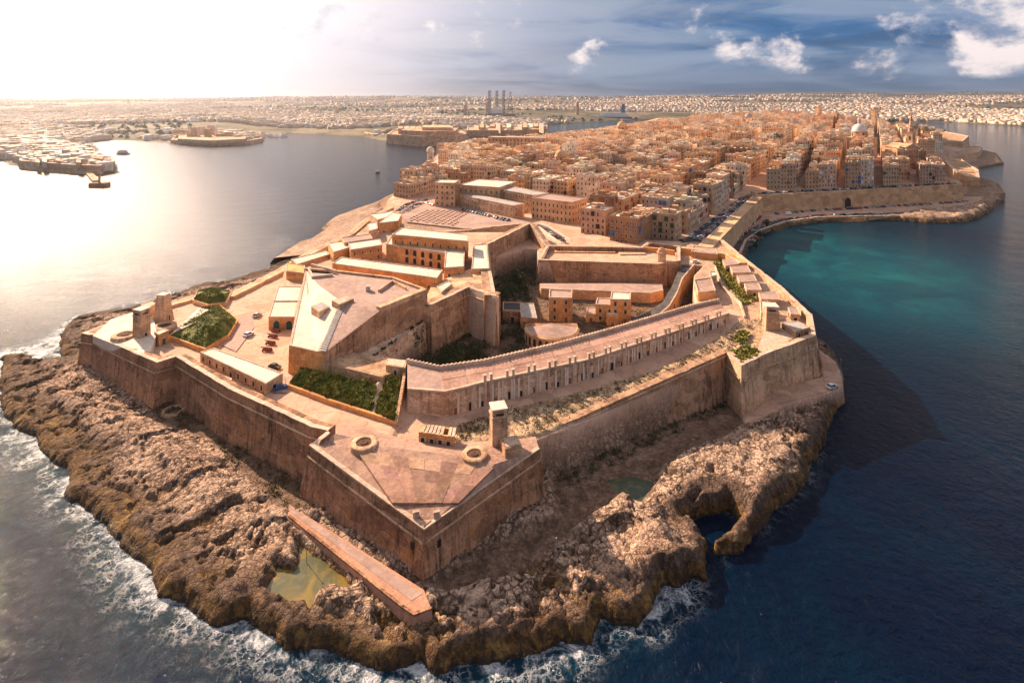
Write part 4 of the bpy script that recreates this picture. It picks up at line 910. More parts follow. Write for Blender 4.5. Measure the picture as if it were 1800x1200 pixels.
# ------------------------------------------------------------------ right bastion top and rear battery
tower('pale square tower on the right bastion above the sea', W(1355, 584, 16.8), 5.0, 9.6, 4.0, R(-8))
gun_ring(b3, W(1371, 590, 17.4), 3.8)
MB().prism(WP([(1330, 618, 18), (1345, 578, 18.2), (1392, 572, 18.2), (1420, 582, 18), (1345, 618, 18)]), 14, None, 0).build('gun_apron', M['rim'], b3)
bld('low grey-roofed battery house behind the right bastion gun ring', XY([(1372, 566), (1402, 564), (1424, 574), (1398, 582)], 20), 16, 19.8, 'wall_pale', 'roof_grey', .2, 1, 3.5, .9, 1.6, name='battery_house', kind='dark')
bld('sunlit white-walled store beside the right bastion tower', XY([(1336, 530), (1350, 528), (1352, 545), (1338, 548)], 20.5), 16, 20, 'wall_pale', 'roof', .3, 0, name='battery_house')
huts = [((1270, 456), (1299, 463), 'battery hut nearest the city at the far end of the hut row'), ((1283, 468), (1320, 478), 'second battery hut from the city end of the hut row'), ((1295, 484), (1331, 494), 'third battery hut from the city end with rubble roof'), ((1308, 498), (1339, 509), 'fourth battery hut from the city end of the hut row'), ((1333, 514), (1371, 526), 'battery hut nearest the pale tower in the hut row'), ((1385, 540), (1406, 552), 'seaward low hut beside the grey-roofed battery house')]
for (p, q, lb) in huts:
    x0, y0 = p; x1, y1 = q; dd = 11
    bld(lb, XY([(x0, y0), (x1-6, y0-2), (x1, y1), (x0+5, y0+dd)], 19.4), 15.5, 19.2, 'wall_pale', 'terrace', .2, 1, 3.2, 1.1, 1.7, name='battery_hut', cat='hut', kind='dark', h0=.8, door=False, group='battery huts on the right rear rampart')
lawn = [WP([(1254, 463, 16.45), (1267, 455, 16.45), (1290, 490, 16.45), (1277, 500, 16.45)]), WP([(1277, 500, 16.45), (1290, 490, 16.45), (1334, 527, 16.45), (1307, 537, 16.45)])]
scatter('grass', 'yellow-green lawn strip along the battery huts', [[tuple(v) for v in q] for q in lawn], 4200, .7, M['grass_yellow'], 5, .45)
bl_ = [WP([(1283, 622, 17.4), (1305, 640, 17.2), (1338, 622, 17.4), (1310, 608, 17.4)]), WP([(1290, 600, 17.2), (1310, 606, 17.2), (1318, 585, 17), (1300, 582, 17)])]
scatter('weeds', 'yellow-green weeds on the corner of the right bastion', [[tuple(v) for v in q] for q in bl_], 2200, .7, M['grass_yellow'], 6, .5)
# kerb wall of the covered road on its seaward side, right rear
wall_thing('kerb_wall', 'low wall along the ramp between barracks end and lawn', 'wall', [(p[0], p[1], 17.6) for p in WP([(1308, 560, 16.5), (1300, 535, 16.5), (1268, 505, 16.5), (1256, 470, 16.5)])], 15.5, .6, 0, 'rim', -1, cap=False)

# ------------------------------------------------------------------ ravelin and ditch buildings
rv = thing('ravelin', 'low walled ravelin with turret beyond the ditch', 'fort')
rp_ = WP([(946, 457, 17.6), (1157, 464, 17.6), (1196, 458, 18.6), (1196, 433, 19.2), (1139, 425, 19.6), (1126, 434, 19), (960, 431, 19)])
MB().prism([(x, y, 14.6) for x, y, z_ in rp_], 5.6, None, 0, 0, True).build('floor', M['terrace'], rv)
MB().strip(ccw(rp_), 5.6, 2.2, .05, closed=True).build('wall', M['wall_grey'], rv)
MB().strip([(x, y, z_+.15) for x, y, z_ in ccw(rp_)], [p[2]-.2 for p in ccw(rp_)], 1.4, 0, closed=True).build('coping', M['rim'], rv)
ia, ib = W(975, 443, 17), W(1082, 444, 17)
MB().strip([(ia[0], ia[1], 17.2), (ib[0], ib[1], 17.2), (ib[0], ib[1]+14, 17.2), (ia[0], ia[1]+14, 17.2)], 14.5, 1.2, closed=True).build('inner_wall', M['wall_orange'], rv)
for i in range(7): put_window(rv, ia, ib, (i+.5)/7, 15.0, 3.4, 1.4, False, 'dark', 'embrasure')
MB().box((*W(1110, 447, 16)[:2], 14.5), (14, 7, 2.6), .05).build('traverse', M['wall_pale'], rv)
tx, ty, tz = W(1163, 462, 17); MB().lathe((tx, ty, 0), [(2.0, 12), (2.2, 17.5), (2.2, 22.0), (2.5, 22.2), (2.5, 22.6), (2.0, 22.8), (1.7, 23.8), (1.0, 24.6), (.05, 24.9)], 16).build('turret', M['wall_pale'], rv)
MB().strip([(p[0], p[1], 19.0) for p in WP([(1126, 434, 19), (1160, 440, 18), (1185, 444, 18)])], 14, 1.2).build('inner_wall', M['wall_orange'], rv)
lt = thing('ditch_terrace', 'long stone terrace stepping down from the ravelin wall', 'terrace')
MB().prism(XY([(951, 509), (1143, 517), (1166, 512), (1164, 498), (949, 498)], 10), 5.5, 10, .03, 0, True, 1).build('wall', [M['wall_honey'], M['terrace']], lt)
MB().strip([(*p, 10.7) for p in XY([(951, 509), (1143, 517), (1166, 512)], 10)], 9.8, .6).build('parapet', M['rim'], lt)
bld('three-storey ochre house alone in the middle of the ditch', XY([(965, 524), (1005, 525), (1006, 511), (966, 510)], 16), 5.8, 16, 'wall_orange', 'terrace', .5, 3, 3.2, 1.0, 1.7, name='ditch_house', cat='house', step=3.2)
bld('ochre house with stepped flat roofs left of its taller neighbour', XY([(1047, 535), (1080, 537), (1082, 525), (1050, 524)], 13.5), 5.8, 13.4, 'wall_orange', 'terrace', .4, 2, 3, 1.0, 1.6, name='ditch_house', cat='house', step=3.1)
bld('tallest ochre ditch house standing against the terrace', XY([(1073, 526), (1108, 527), (1109, 514), (1075, 513)], 16.2), 5.8, 16, 'wall_orange', 'roof', .4, 3, 3.2, 1.0, 1.7, name='ditch_house', cat='house', step=3.2)
bld('small two-storey annexe in front of the tallest ochre house', XY([(1066, 553), (1087, 554), (1087, 542), (1068, 541)], 10.6), 5.8, 10.5, 'wall_orange', 'roof', .3, 2, 3, .9, 1.4, name='ditch_house', cat='house', step=2.6)
bld('low ochre shed left of the stepped ditch houses', XY([(1030, 553), (1048, 553), (1048, 541), (1032, 541)], 9), 5.8, 9, 'wall_orange', 'terrace', .3, 1, 3, .9, 1.4, name='ditch_house', cat='house')
bld('roofless grey ruin with dark doorway in the ditch', XY([(884, 546), (918, 548), (918, 533), (884, 532)], 11), 5.8, 11, 'wall_grey', 'dark', .5, 1, 5, 1.6, 2.6, name='ruin', cat='ruin', kind='dark', door=False, h0=.2)  # dark sheet across the open top stands for the shade inside
bld('grey-roofed porch house with pale columns in the ditch', XY([(916, 558), (944, 560), (938, 534), (914, 533)], 11), 5.8, 11, 'wall_orange', 'roof_grey', .3, 1, 2.6, 1.2, 3.0, name='ditch_house', cat='house', kind='dark', door=False, h0=.4)
vh = thing('vaulted_hall', 'round-fronted hall with fan of tall arched windows in the ditch', 'building')
vx, vy = 15.5, 222.0; RA = 10.5
MB().lathe((vx, vy, 0), [(RA, 5.8), (RA, 10.6), (RA+.3, 10.8), (RA-.5, 11.3), (RA-.8, 11.2)], 22, 0, math.pi, 2*math.pi).build('wall', M['wall_honey'], vh); MB().lathe((vx, vy, 0), [(RA-.8, 11.2), (.1, 12.6)], 22, 0, math.pi, 2*math.pi).build('roof', M['terrace'], vh)
MB().prism([(vx-RA, vy), (vx+RA, vy), (vx+RA, vy+6), (vx-RA, vy+6)], 5.8, 10.4).build('rear_wall', M['wall'], vh)
for i in range(13):
    a = math.pi+(i+.5)*math.pi/13; o = link('window', window_mesh(1.35, 3.4, True, 'dark', True), vh, (vx+RA*math.cos(a), vy+RA*math.sin(a), 6.6), a+math.pi/2)
rm = thing('ramp', 'curved dark ramp climbing from the ditch to the ravelin gate', 'ramp')
rl = WP([(1203, 462, 16), (1190, 480, 15), (1180, 505, 13.5), (1165, 530, 12), (1140, 548, 11), (1106, 562, 10)]); rr_ = WP([(1222, 466, 16), (1200, 492, 15), (1192, 515, 13.5), (1178, 540, 12), (1156, 560, 11), (1122, 574, 10)])
MB().prism(rl+rr_[::-1], 5.5, None, 0, 0, False).build('wall', M['wall_orange'], rm)
rs = MB()
for i in range(5): rs.quad(rl[i], rr_[i], rr_[i+1], rl[i+1])
rs.build('roadway', M['asphalt'], rm)
MB().strip([(x, y, z_+.9) for x, y, z_ in rr_], [p[2]-.5 for p in rr_], .5, 0, 0, -1).build('parapet', M['rim'], rm)
for i in range(3):
    put_window(rm, rr_[i+2], rr_[i+1], .5, 7.5, 2.2, 3.6, True, 'dark', 'arch')
bld('gate house with pinkish roof at the end of the casemate terrace', XY([(1220, 492), (1250, 488), (1258, 511), (1227, 514)], 20), 14, 19.8, 'wall_orange', 'terrace', .45, 1, 5, 1.3, 2.1, True, name='gate_house', cat='house', kind='dark', h0=2.2)
bld('small square lookout beside the gate house', XY([(1247, 478), (1258, 477), (1260, 484), (1249, 486)], 20.5), 15.8, 20.3, 'wall_pale', 'roof', .4, 1, 3, .7, 1.2, name='gate_house', cat='house', kind='dark')
wall_thing('gate_wall', 'ochre gate wall joining the ravelin to the seafront wall', 'wall', [(p[0], p[1], 19.5) for p in WP([(1300, 462, 19.5), (1275, 447, 19.5), (1235, 440, 19.5), (1197, 436, 19.5)])], 13, 4, .02, 'wall_orange', -1)
bld('ochre gate building behind the ravelin turret', XY([(1215, 442), (1262, 447), (1258, 436), (1218, 432)], 19.5), 13, 19.2, 'wall_orange', 'terrace', .4, 1, 5, 1.2, 2, True, name='gate_house', cat='house')
# iron guns on carriages in the court
def cannon(label, c, rz):
    t = thing('cannon', label, 'cannon', 'old guns in the keep court', c, rz)
    MB().tube((-1.9, 0, 1.25), (1.9, 0, 1.05), .20, .34, 10).tube((1.9, 0, 1.05), (2.15, 0, 1.04), .16, .1, 8).build('barrel', M['redmetal'], t)
    for s in (-1, 1): MB().box((.4, s*.45, .2), (3.6, .18, .85), 0, 0, .8).build('carriage_cheek', M['redmetal'], t)
    for x in (-.9, 1.5):
        for s in (-1, 1): MB().tube((x, s*.58, .38), (x, s*.78, .38), .38, .38, 12).build('wheel', M['wood'], t)
for i, (px, py, lb) in enumerate(((484, 583, 'rusty gun on carriage nearest the green arched doors'), (478, 593, 'rusty gun second from the green arched doors'), (474, 605, 'rusty gun third from the green arched doors'), (468, 617, 'rusty gun farthest from the green arched doors'))):
    cannon(lb, W(px, py, 13.65), R(-18+i*3))
# weeds on the rubble, moat scrub, ditch undergrowth
def cover(name, label, poly, n, size, mat, seed, hole=.45, zoff=.0):
    q = random.Random(seed); p = ccw(poly); xs_ = [a[0] for a in p]; ys_ = [a[1] for a in p]; b = MB(); k = 0
    X_ = np.array([q.uniform(min(xs_), max(xs_)) for _ in range(n*3)]); Y_ = np.array([q.uniform(min(ys_), max(ys_)) for _ in range(n*3)])
    ok = inside(p, X_, Y_) & (fbm(X_*.22+seed, Y_*.22, 3) > hole)
    for x, y in list(zip(X_[ok], Y_[ok]))[:n]:
        zz = gz(x, y)+zoff; s = size*q.uniform(.4, 1.5)
        for _ in range(7):
            a = q.uniform(0, 6.28); c = Vector((x+q.gauss(0, .45)*s, y+q.gauss(0, .45)*s, zz+abs(q.gauss(0, .35))*s)); u = Vector((math.cos(a), math.sin(a), q.uniform(-.3, .6)))*s*.6; v = Vector((-math.sin(a), math.cos(a), q.uniform(.2, 1.2)))*s*.45
            b.add([c-u*.5, c+v*.3, c+u*.5, c+v], [(0, 1, 2, 3)])
    o = b.build(name, mat); o['kind'] = 'stuff'; o['label'] = label; o['category'] = 'plants'
cover('scrub', 'dark weeds dotted over the rubble strip', offset(ccw(RUB), -.8), 1500, .65, M['scrub'], 21, .42)
cover('scrub', 'brown scrub on the floor of the left moat', moatL, 900, .9, M['scrub'], 22, .46)
cover('scrub', 'dark scrub along the foot of the right curtain wall', XY([(968, 842), (1277, 702), (1285, 716), (1180, 768), (1000, 856)], 3), 700, .9, M['leaf'], 23, .4)
cover('undergrowth', 'dark undergrowth filling the deep ditch', [p for p in ditch if p[0] < 16]+[(16, 280), (10, 225)] if False else [(-44, 181), (-32, 176), (-8.7, 176), (4, 190), (6, 240), (12, 290), (12, 314), (6, 316), (-12, 297), (-6, 224), (-17.6, 232), (-31, 214)], 2000, 1.4, M['leaf'], 24, .42)
cover('scrub', 'sparse dry scrub on the ditch floor around the ochre houses', [(14, 190), (34, 201), (66, 222), (76, 250), (60, 262), (16, 262)], 700, .9, M['scrub'], 26, .5)
cover('scrub', 'weeds growing over the rock behind the front bastion', XY([(775, 757, 13.2), (893, 722, 13), (890, 780, 13.2), (800, 790, 13.2)]), 300, .6, M['scrub'], 25, .4)

for nm, pts, mt in (('court_road', [(418, 560), (441, 555), (447, 575), (415, 618), (390, 606)], 'asphalt'), ('court_paving', [(446, 640), (500, 660), (505, 690), (480, 690), (430, 660)], 'terrace')):
    MB().add([(x, y, 13.86) for x, y in ccw(XY(pts, 13.86))], [tuple(range(5))]).build(nm, M['terrace'], kind='structure')
# ------------------------------------------------------------------ the city on its ridge
DU = Vector((.537, .843)); DV = Vector((-.843, .537)); O1 = Vector((101, 346)); O2 = Vector((229, 516)); E2 = Vector((.985, .17)).normalized()
city_poly = [(106, 316), (207, 489), (300, 515), (437, 553), (470, 600), (505, 680), (560, 760), (640, 850), (770, 945), (830, 1080), (850, 1250), (1090, 1500), (1300, 1790), (660, 2600), (380, 1850), (215, 1480), (75, 1300), (-35, 1255), (-97, 1200), (-120, 1050), (-122, 880), (-112, 770), (-98, 690), (-108, 600), (-112, 530), (-112, 480), (-98, 445), (-20, 418), (14, 360), (22, 318)]
CITY = ccw(city_poly)
def zcity(x, y):
    u = (x-101)*.537+(y-337)*.843
    v = (x-101)*-.843+(y-337)*.537
    return 15+34*sstep(60, 760, u)*(1-.97*sstep(110, 450, v))
def zground(x, y):
    X_ = np.atleast_1d(np.array(x, float)); Y_ = np.atleast_1d(np.array(y, float))
    dcx = sdf(CITY, X_, Y_); zz = zcity(X_, Y_)
    fall = 15+np.clip(dcx, 0, 400)*.16
    zz = np.minimum(zz, fall)
    return zz
cxs = np.arange(-215, 1420, 5.); cys = np.arange(322, 2760, 5.); GX, GY = np.meshgrid(cxs, cys)
dI = sdf(ISL, GX, GY); dC = sdf(CITY, GX, GY)
dI = dI+9*((GX < -90) & (GY < 480))
GZ = np.where(dC > 6, np.minimum(zcity(GX, GY), 15+np.clip(dC, 0, 400)*.16), 3.0)
leftside = (GX < 150) & (dC <= 0) & (GX+GY*.1 < 90) | ((GX < 60) & (dC <= 0) & (GY > 420))
GZ = np.where(leftside, 2.0+np.clip(dI, 0, 40)*(.10+.35*sstep(420, 520, GY))+2*fbm(GX*.05, GY*.05, 3), GZ)
GZ = np.where(inside(ccw(fort_outline), GX, GY), 14.6, GZ)
GZ = np.where(dI < 0, -3, np.where(dI < 6, np.minimum(GZ, 2.8+2*fbm(GX*.08, GY*.08, 3)), GZ))
ramp_ = sstep(360, 335, GY)*(GX > 60)*(GX < 104); 
zn = np.zeros(GX.shape+(3,)); zn[..., 0] = np.where(dC > 0, 1, np.where((dI > 7) & (GY < 570), .85, np.where(dI > 30, .45, 0))); zn[..., 0] *= np.where(leftside, .25, 1)
link('city_ground', gridmesh('city_ground', cxs, cys, GZ, M['ground'], {'zone': zn}, (dI > -12) & ((GY > 350) | ((GX > 100) & (GX > 128)))), kind='structure')
# rocky spur in front of the far sea wall
sp_ = XY([(1560, 386), (1600, 372), (1700, 362), (1760, 335), (1766, 345), (1742, 372), (1700, 390), (1640, 391)], 1)
sxs = np.arange(300, 540, 1.6); sys_ = np.arange(455, 640, 1.6); PX, PYY = np.meshgrid(sxs, sys_); ps_ = sdf(ccw(sp_), PX+(fbm(PX*.1, PYY*.1, 3)-.5)*8, PYY+(fbm(PX*.1+7, PYY*.1, 3)-.5)*8)
q1, q2, qr = worley(PX*.12, PYY*.12)
PZ = np.where(ps_ > 0, np.minimum(ps_*.7, 4.2)+(qr-.4)*2.2+(fbm(PX*.3, PYY*.3, 3)-.5)*2, -2)
link('rock_spur', gridmesh('rock_spur', sxs, sys_, PZ, M['ground'], {'zone': np.zeros(PX.shape+(3,))}, ps_ > -3), kind='structure')

# sea-front walls
wall_thing('city_wall', 'plain tan city wall running along the seafront street', 'wall', [(105, 322, 17.2), (155, 405, 17.2), (207, 489, 17.4)], 2.5, 8, .07, 'wall_honey', -1)
cw = wall_thing('city_wall', 'long golden city wall with arched gate facing the blue cove', 'wall', [(207, 489, 17.4), (300, 513.5, 17.4), (437, 552, 17.6), (456, 582, 17.4), (462, 640, 17)], 2.5, 8, .06, 'wall_honey', 1)
a, b = (207, 489), (300, 513.5); o = put_window(cw, (300, 513.5), (437, 552), .02, 3.1, 7.0, 8.2, True, 'dark', 'gate'); o.location.y -= .95; o.location.x += .25
vd = thing('sentry_box', 'little domed sentry box on the angle of the city wall', 'tower', loc=(207, 488.6, 0))
MB().lathe((0, 0, 0), [(1.2, 14.5), (2.2, 17), (2.2, 20.6), (2.5, 20.8), (1.8, 21.9), (.9, 22.8), (.05, 23.2)], 12).build('body', M['wall_pale'], vd)
# promenade kerb along the cove
wall_thing('quay_wall', 'curving stone quay wall edging the cove promenade', 'wall', [(x, y, 4.0) for x, y in [(126, 330), (144, 357.5), (161, 390), (185, 421), (216, 449), (250, 465.5), (291, 469.5), (330, 473)]], -1, 1.6, .05, 'wall_pale', 1)
pr = MB(); pa = [(131, 340), (150, 366), (170, 397), (197, 430), (226, 455), (262, 471), (300, 476), (380, 484), (430, 515)]; pb = [(122, 348), (140, 375), (162, 408), (190, 440), (220, 464), (258, 480), (298, 485), (375, 494), (424, 525)]
for i in range(len(pa)-1): pr.quad((*pa[i], 3.06), (*pa[i+1], 3.06), (*pb[i+1], 3.06), (*pb[i], 3.06))
pr.build('promenade_road', M['asphalt'], kind='structure')
sr = MB(); n0 = Vector((.858, -.514)); A0 = Vector((95, 330)); B0 = A0+DU*205
sr.quad((A0.x, A0.y, 15.35), (A0.x+9*.85, A0.y-9*.52, 15.35), (B0.x+9*.85, B0.y-9*.52, 15.4), (B0.x, B0.y, 15.4)); sr.build('seafront_street', M['asphalt'], kind='structure')
wt = MB(); wt.quad((214, 497, 17.45), (440, 556.5, 17.62), (439, 560.5, 17.62), (217, 502, 17.45)); wt.build('wall_top_street', M['asphalt'], kind='structure')

# ---- houses
ORD = ['first', 'second', 'third', 'fourth', 'fifth', 'sixth', 'seventh', 'eighth', 'ninth', 'tenth', 'eleventh', 'twelfth', 'thirteenth', 'fourteenth', 'fifteenth', 'sixteenth', 'seventeenth', 'eighteenth', 'nineteenth', 'twentieth']
def ordn(i):
    if i < 20: return ORD[i]
    return f'{i+1}'+('th' if 10 <= (i+1) % 100 <= 20 else {1: 'st', 2: 'nd', 3: 'rd'}.get((i+1) % 10, 'th'))
TONES = [('honey', (.80, .53, .33)), ('cream', (.84, .62, .44)), ('orange', (.74, .44, .24)), ('pinkish', (.78, .50, .35)), ('tan', (.64, .44, .28)), ('pale', (.85, .68, .52)), ('brown', (.42, .24, .13))]
ROOFT = [(.80, .66, .52), (.84, .74, .62), (.68, .53, .40), (.46, .40, .36), (.74, .58, .45), (.86, .80, .72)]
special = [[(-130, 590), (-78, 590), (-78, 725), (-130, 725)], [(6, 384), (34, 384), (34, 318), (6, 318)], XY([(700, 378), (760, 356), (880, 366), (935, 384), (930, 400), (800, 410), (710, 395)], 16), XY([(750, 372), (760, 335), (1045, 352), (1040, 392), (930, 384)], 17), [(430, 610), (452, 610), (460, 655), (430, 655)], [(440, 722), (478, 722), (484, 790), (440, 790)], [(38, 600), (68, 600), (68, 640), (38, 640)], [(-50, 790), (60, 770), (60, 815), (-50, 830)], [(490, 705), (520, 705), (520, 735), (490, 735)]]
cells = []
q = random.Random(3)
def block_cells(org, eu, ev, u0, u1, v0, v1, tagname, blen=52, sv=6.5, su=6.5, lift=0):
    v = v0; row = 0
    while v < v1:
        for half in (0, 1):
            dep = q.uniform(13, 18); u = u0; k = 0; nb = u0+q.uniform(.7, 1.0)*blen
            bh = q.uniform(12.5, 23)
            while u < u1:
                wd = q.choice((q.uniform(8, 12), q.uniform(11, 18), q.uniform(20, 34)))
                if u+wd > nb:
                    wd = max(nb-u, 5)
                h = max(7, bh+lift+q.gauss(0, 2.0)); 
                if q.random() < .09: h += q.uniform(3, 6)
                P = [org+eu*u+ev*v, org+eu*(u+wd)+ev*v, org+eu*(u+wd)+ev*(v+dep), org+eu*u+ev*(v+dep)]
                cells.append((P, h, tagname, row*2+half, k)); k += 1; u += wd
                if u >= nb-.1: u += su; nb = u+blen; bh = q.uniform(12.5, 23)
            v += dep
        v += sv; row += 1
block_cells(O1, DU, DV, -44, 1250, 0, 560, 'left quarter', blen=60, sv=8.5, su=9)
block_cells(O2, DU, E2, 0, 900, 2, 220, 'right quarter', blen=60, sv=10, su=7, lift=2.5)
good = []
SKX = [700, 860, 960, 1040, 1140, 1200, 1300, 1450, 1640, 1700]; SKY = [262, 241, 236, 227, 213, 202, 196, 190, 204, 235]
carr = np.array([(sum(p.x for p in P)/4, sum(p.y for p in P)/4) for P, *_ in cells])
okc = np.ones(len(cells), bool)
for i in range(4):
    px_ = np.array([P[i].x for P, *_ in cells]); py_ = np.array([P[i].y for P, *_ in cells])
    okc &= sdf(CITY, px_, py_) > (5 if True else 0)
    for sp in special: okc &= ~inside(ccw(sp), px_, py_)
okc &= np.abs(carr[:, 0]/carr[:, 1]) < .95
zc_all = zground(carr[:, 0], carr[:, 1])
for i, c in enumerate(cells):
    if okc[i]:
        yy = carr[i][1]; top_ = zc_all[i]+c[1]; spx = 900+1000*carr[i][0]/yy; spy = 175+1000*(100-top_)/yy
        if yy > 600 and spy < np.interp(spx, SKX, SKY): continue           # the built-up ridge ends here
        good.append((c, zc_all[i], carr[i]))
good.sort(key=lambda g: g[2][1])
wq = MB()
def house_parts(P, z0, h, rnd):
    """returns builders: wall, roof, parapet, windows, huts"""
    p = [(a.x, a.y) for a in P]
    if area2(p) < 0: p = p[::-1]
    z1 = z0+h; res = {}
    res['wall'] = MB().prism(p, z0-6, z1-.9, 0, 0, top=False)
    res['parapet'] = MB().strip([(x, y, z1) for x, y in offset(p, .04)], z1-1.0, .35, closed=True)
    res['roof'] = MB().add([(x, y, z1-.75) for x, y in offset(p, -.3)], [(0, 1, 2, 3)])
    cx_, cy_ = sum(a[0] for a in p)/4, sum(a[1] for a in p)/4; e = math.atan2(p[1][1]-p[0][1], p[1][0]-p[0][0])
    huts = []
    for k in range(rnd.choice((1, 2, 2, 3, 3))):
        s, t_ = rnd.uniform(.2, .8), rnd.uniform(.2, .8); x = p[0][0]*(1-s)*(1-t_)+p[1][0]*s*(1-t_)+p[2][0]*s*t_+p[3][0]*(1-s)*t_; y = p[0][1]*(1-s)*(1-t_)+p[1][1]*s*(1-t_)+p[2][1]*s*t_+p[3][1]*(1-s)*t_
        huts.append(MB().box((x, y, z1-.8), (rnd.uniform(2.2, 4.5), rnd.uniform(2.2, 4.5), rnd.uniform(1.8, 3.4)), e))
    res['huts'] = huts
    cl = MB()
    for k in range(rnd.randint(5, 12)):
        s, t_ = rnd.uniform(.1, .9), rnd.uniform(.1, .9); x = p[0][0]*(1-s)*(1-t_)+p[1][0]*s*(1-t_)+p[2][0]*s*t_+p[3][0]*(1-s)*t_; y = p[0][1]*(1-s)*(1-t_)+p[1][1]*s*(1-t_)+p[2][1]*s*t_+p[3][1]*(1-s)*t_
        cl.box((x, y, z1-.75), (rnd.uniform(.6, 2.2), rnd.uniform(.6, 2.2), rnd.uniform(.5, 1.7)), e+rnd.uniform(0, .5))
    res['clutter'] = cl; res['p'] = p; res['z1'] = z1
    return res
def facade_slots(p, z0, z1, rnd):
    out = []
    for i in range(4):
        a, b = p[i], p[(i+1) % 4]; L = math.hypot(b[0]-a[0], b[1]-a[1]); nx_, ny_ = (b[1]-a[1])/L, -(b[0]-a[0])/L
        mx, my = (a[0]+b[0])/2, (a[1]+b[1])/2
        if -mx*nx_-my*ny_ < .08*math.hypot(mx, my): continue
        k = max(2, int(L/2.9)); nr = max(2, int((z1-z0-1.2)/3.5))
        for r in range(nr):
            for j in range(k):
                if rnd.random() < .10: continue
                out.append((a, b, (j+.5)/k, z0+.9+r*(z1-z0-1.4)/nr, r, nx_, ny_))
    return out
def slot_quad(mb, s, w_, h, d_, m=0):
    a, b, t_, zz, r, nx_, ny_ = s; L = math.hypot(b[0]-a[0], b[1]-a[1]); ex, ey = (b[0]-a[0])/L, (b[1]-a[1])/L; cx_, cy_ = a[0]+(b[0]-a[0])*t_, a[1]+(b[1]-a[1])*t_
    mb.box((cx_+nx_*(d_/2-.05), cy_+ny_*(d_/2-.05), zz), (w_, d_+.1, h), math.atan2(ey, ex), m)
BALC = ['shutter', 'wood', 'white', 'blue', 'dark', 'wood', 'shutter']
NIND = 300
used_labels = {}
town = MB()
for idx, ((P, h, quarter, row, k), zg, c) in enumerate(good):
    rnd = random.Random(1000+idx); tn, tc = rnd.choice(TONES); fk = rnd.uniform(.86, 1.12); tc = tuple(x*fk for x in tc); rc = rnd.choice(ROOFT)
    hp = house_parts(P, zg, h, rnd)
    slots = facade_slots(hp['p'], zg, hp['z1'], rnd)
    if idx < NIND:
        st = max(2, int(h/3.6)); feat = {1: 'one roof hut', 2: 'two roof huts', 3: 'three roof huts'}[len(hp['huts'])]
        stw = {2: 'two', 3: 'three', 4: 'four', 5: 'five', 6: 'six', 7: 'seven'}.get(st, 'many')
        lab = f'{tn} {stw}-storey house, {feat}, {ordn(k)} inland in {ordn(row)} row of {quarter}'
        t = thing('townhouse', lab, 'house', 'townhouses of the city')
        hp['wall'].build('wall', M['house'], t, color=tc); hp['parapet'].build('parapet', M['house'], t, color=tuple(x*1.12 for x in tc)); rf = hp['roof'].build('roof', M['houseroof'], t, color=rc)
        for hb in hp['huts']: hb.build('roof_hut', M['house'], rf, color=tuple(min(.85, x*1.15) for x in tc))
        hp['clutter'].build('roof_clutter', M['houseroof'], rf, color=rnd.choice(((.7, .68, .64), (.5, .42, .36), (.62, .45, .3))), kind='stuff')
        bk = rnd.choice(BALC); nbal = 0
        if c[1] < 430:
            for s in slots:
                if s[4] > 0 and rnd.random() < .13: b = MB(); slot_quad(b, (s[0], s[1], s[2], s[3]-.3, s[4], s[5], s[6]), 2.0, 2.7, .8); b.build('balcony', M[bk], t)
                else: put_window(t, s[0], s[1], s[2], s[3], .95, 1.75 if s[4] else 2.0, False, 'dark' if rnd.random() < .7 else bk, 'window' if s[4] else 'door')
        else:
            wb = MB()
            for s in slots: slot_quad(wb, s, 1.0, 1.8, .06, 0 if rnd.random() < .8 else 1)
            if wb.v: wb.build('window_rows', [M['dark'], M[bk]], t, kind='stuff')
            for s in slots:
                if s[4] > 0 and rnd.random() < .06 and nbal < 4: b = MB(); slot_quad(b, (s[0], s[1], s[2], s[3]-.3, s[4], s[5], s[6]), 2.2, 2.8, .9); b.build('balcony', M[bk], t); nbal += 1
    else:
        m_ = rnd.randrange(6)
        for part, mm in (('wall', m_), ('parapet', m_), ('roof', 6+rnd.randrange(4))):
            town.add(hp[part].v, hp[part].f, mm)
        for hb in hp['huts']: town.add(hb.v, hb.f, m_)
        if c[1] < 1000: town.add(hp['clutter'].v, hp['clutter'].f, 6+rnd.randrange(4))
        if c[1] < 900:
            for s in slots:
                if rnd.random() < .8: slot_quad(town, s, 1.1, 1.9, .06, 10)
def tone_mat(n, c): return stone(n, tuple(min(.9, x*1.08) for x in c), tuple(x*.82 for x in c), streak=.2, bump=.1, courses=False)
TM = [tone_mat('town_stone_%s' % n, c) for n, c in TONES[:6]]+[tone_mat('town_roof_%s' % 'abcd'[i], c) for i, c in enumerate(ROOFT[:4])]+[M['dark']]
o = town.build('townhouse_mass', TM); o['kind'] = 'stuff'; o['label'] = 'packed stone houses climbing the ridge behind the nearer townhouses'; o['category'] = 'houses'
print('houses', len(good))

# ---- landmark buildings
bld('square four-storey corner palace beside the granary square', [(-61, 449), (-45, 447), (-43, 464), (-59, 466)], 15, 34, 'wall_honey', 'roof', .6, 4, 3.6, 1.1, 2.0, step=4.3, name='palace', h0=2)
bld('long orange school block behind the square corner palace', [(-43, 458), (-10, 444), (4, 476), (-29, 490)], 15, 31, 'wall_honey', 'roof', .6, 3, 4, 1.1, 2.0, step=4.6, name='school_block', h0=2)
bld('long low cream barrack with dark flat roof on the granary square', [(-41, 449), (1, 404), (9, 412), (-31, 455)], 15, 24.5, 'wall_pale', 'roof_grey', .3, 2, 4.2, .9, 1.5, step=4, name='barrack_block', h0=2)
bld('higher cream barrack behind the low dark-roofed one', [(-22, 462), (16, 420), (28, 430), (-9, 474)], 15, 29, 'wall_pale', 'roof_grey', .5, 3, 4.2, 1, 1.7, step=4.4, name='barrack_block', h0=2)
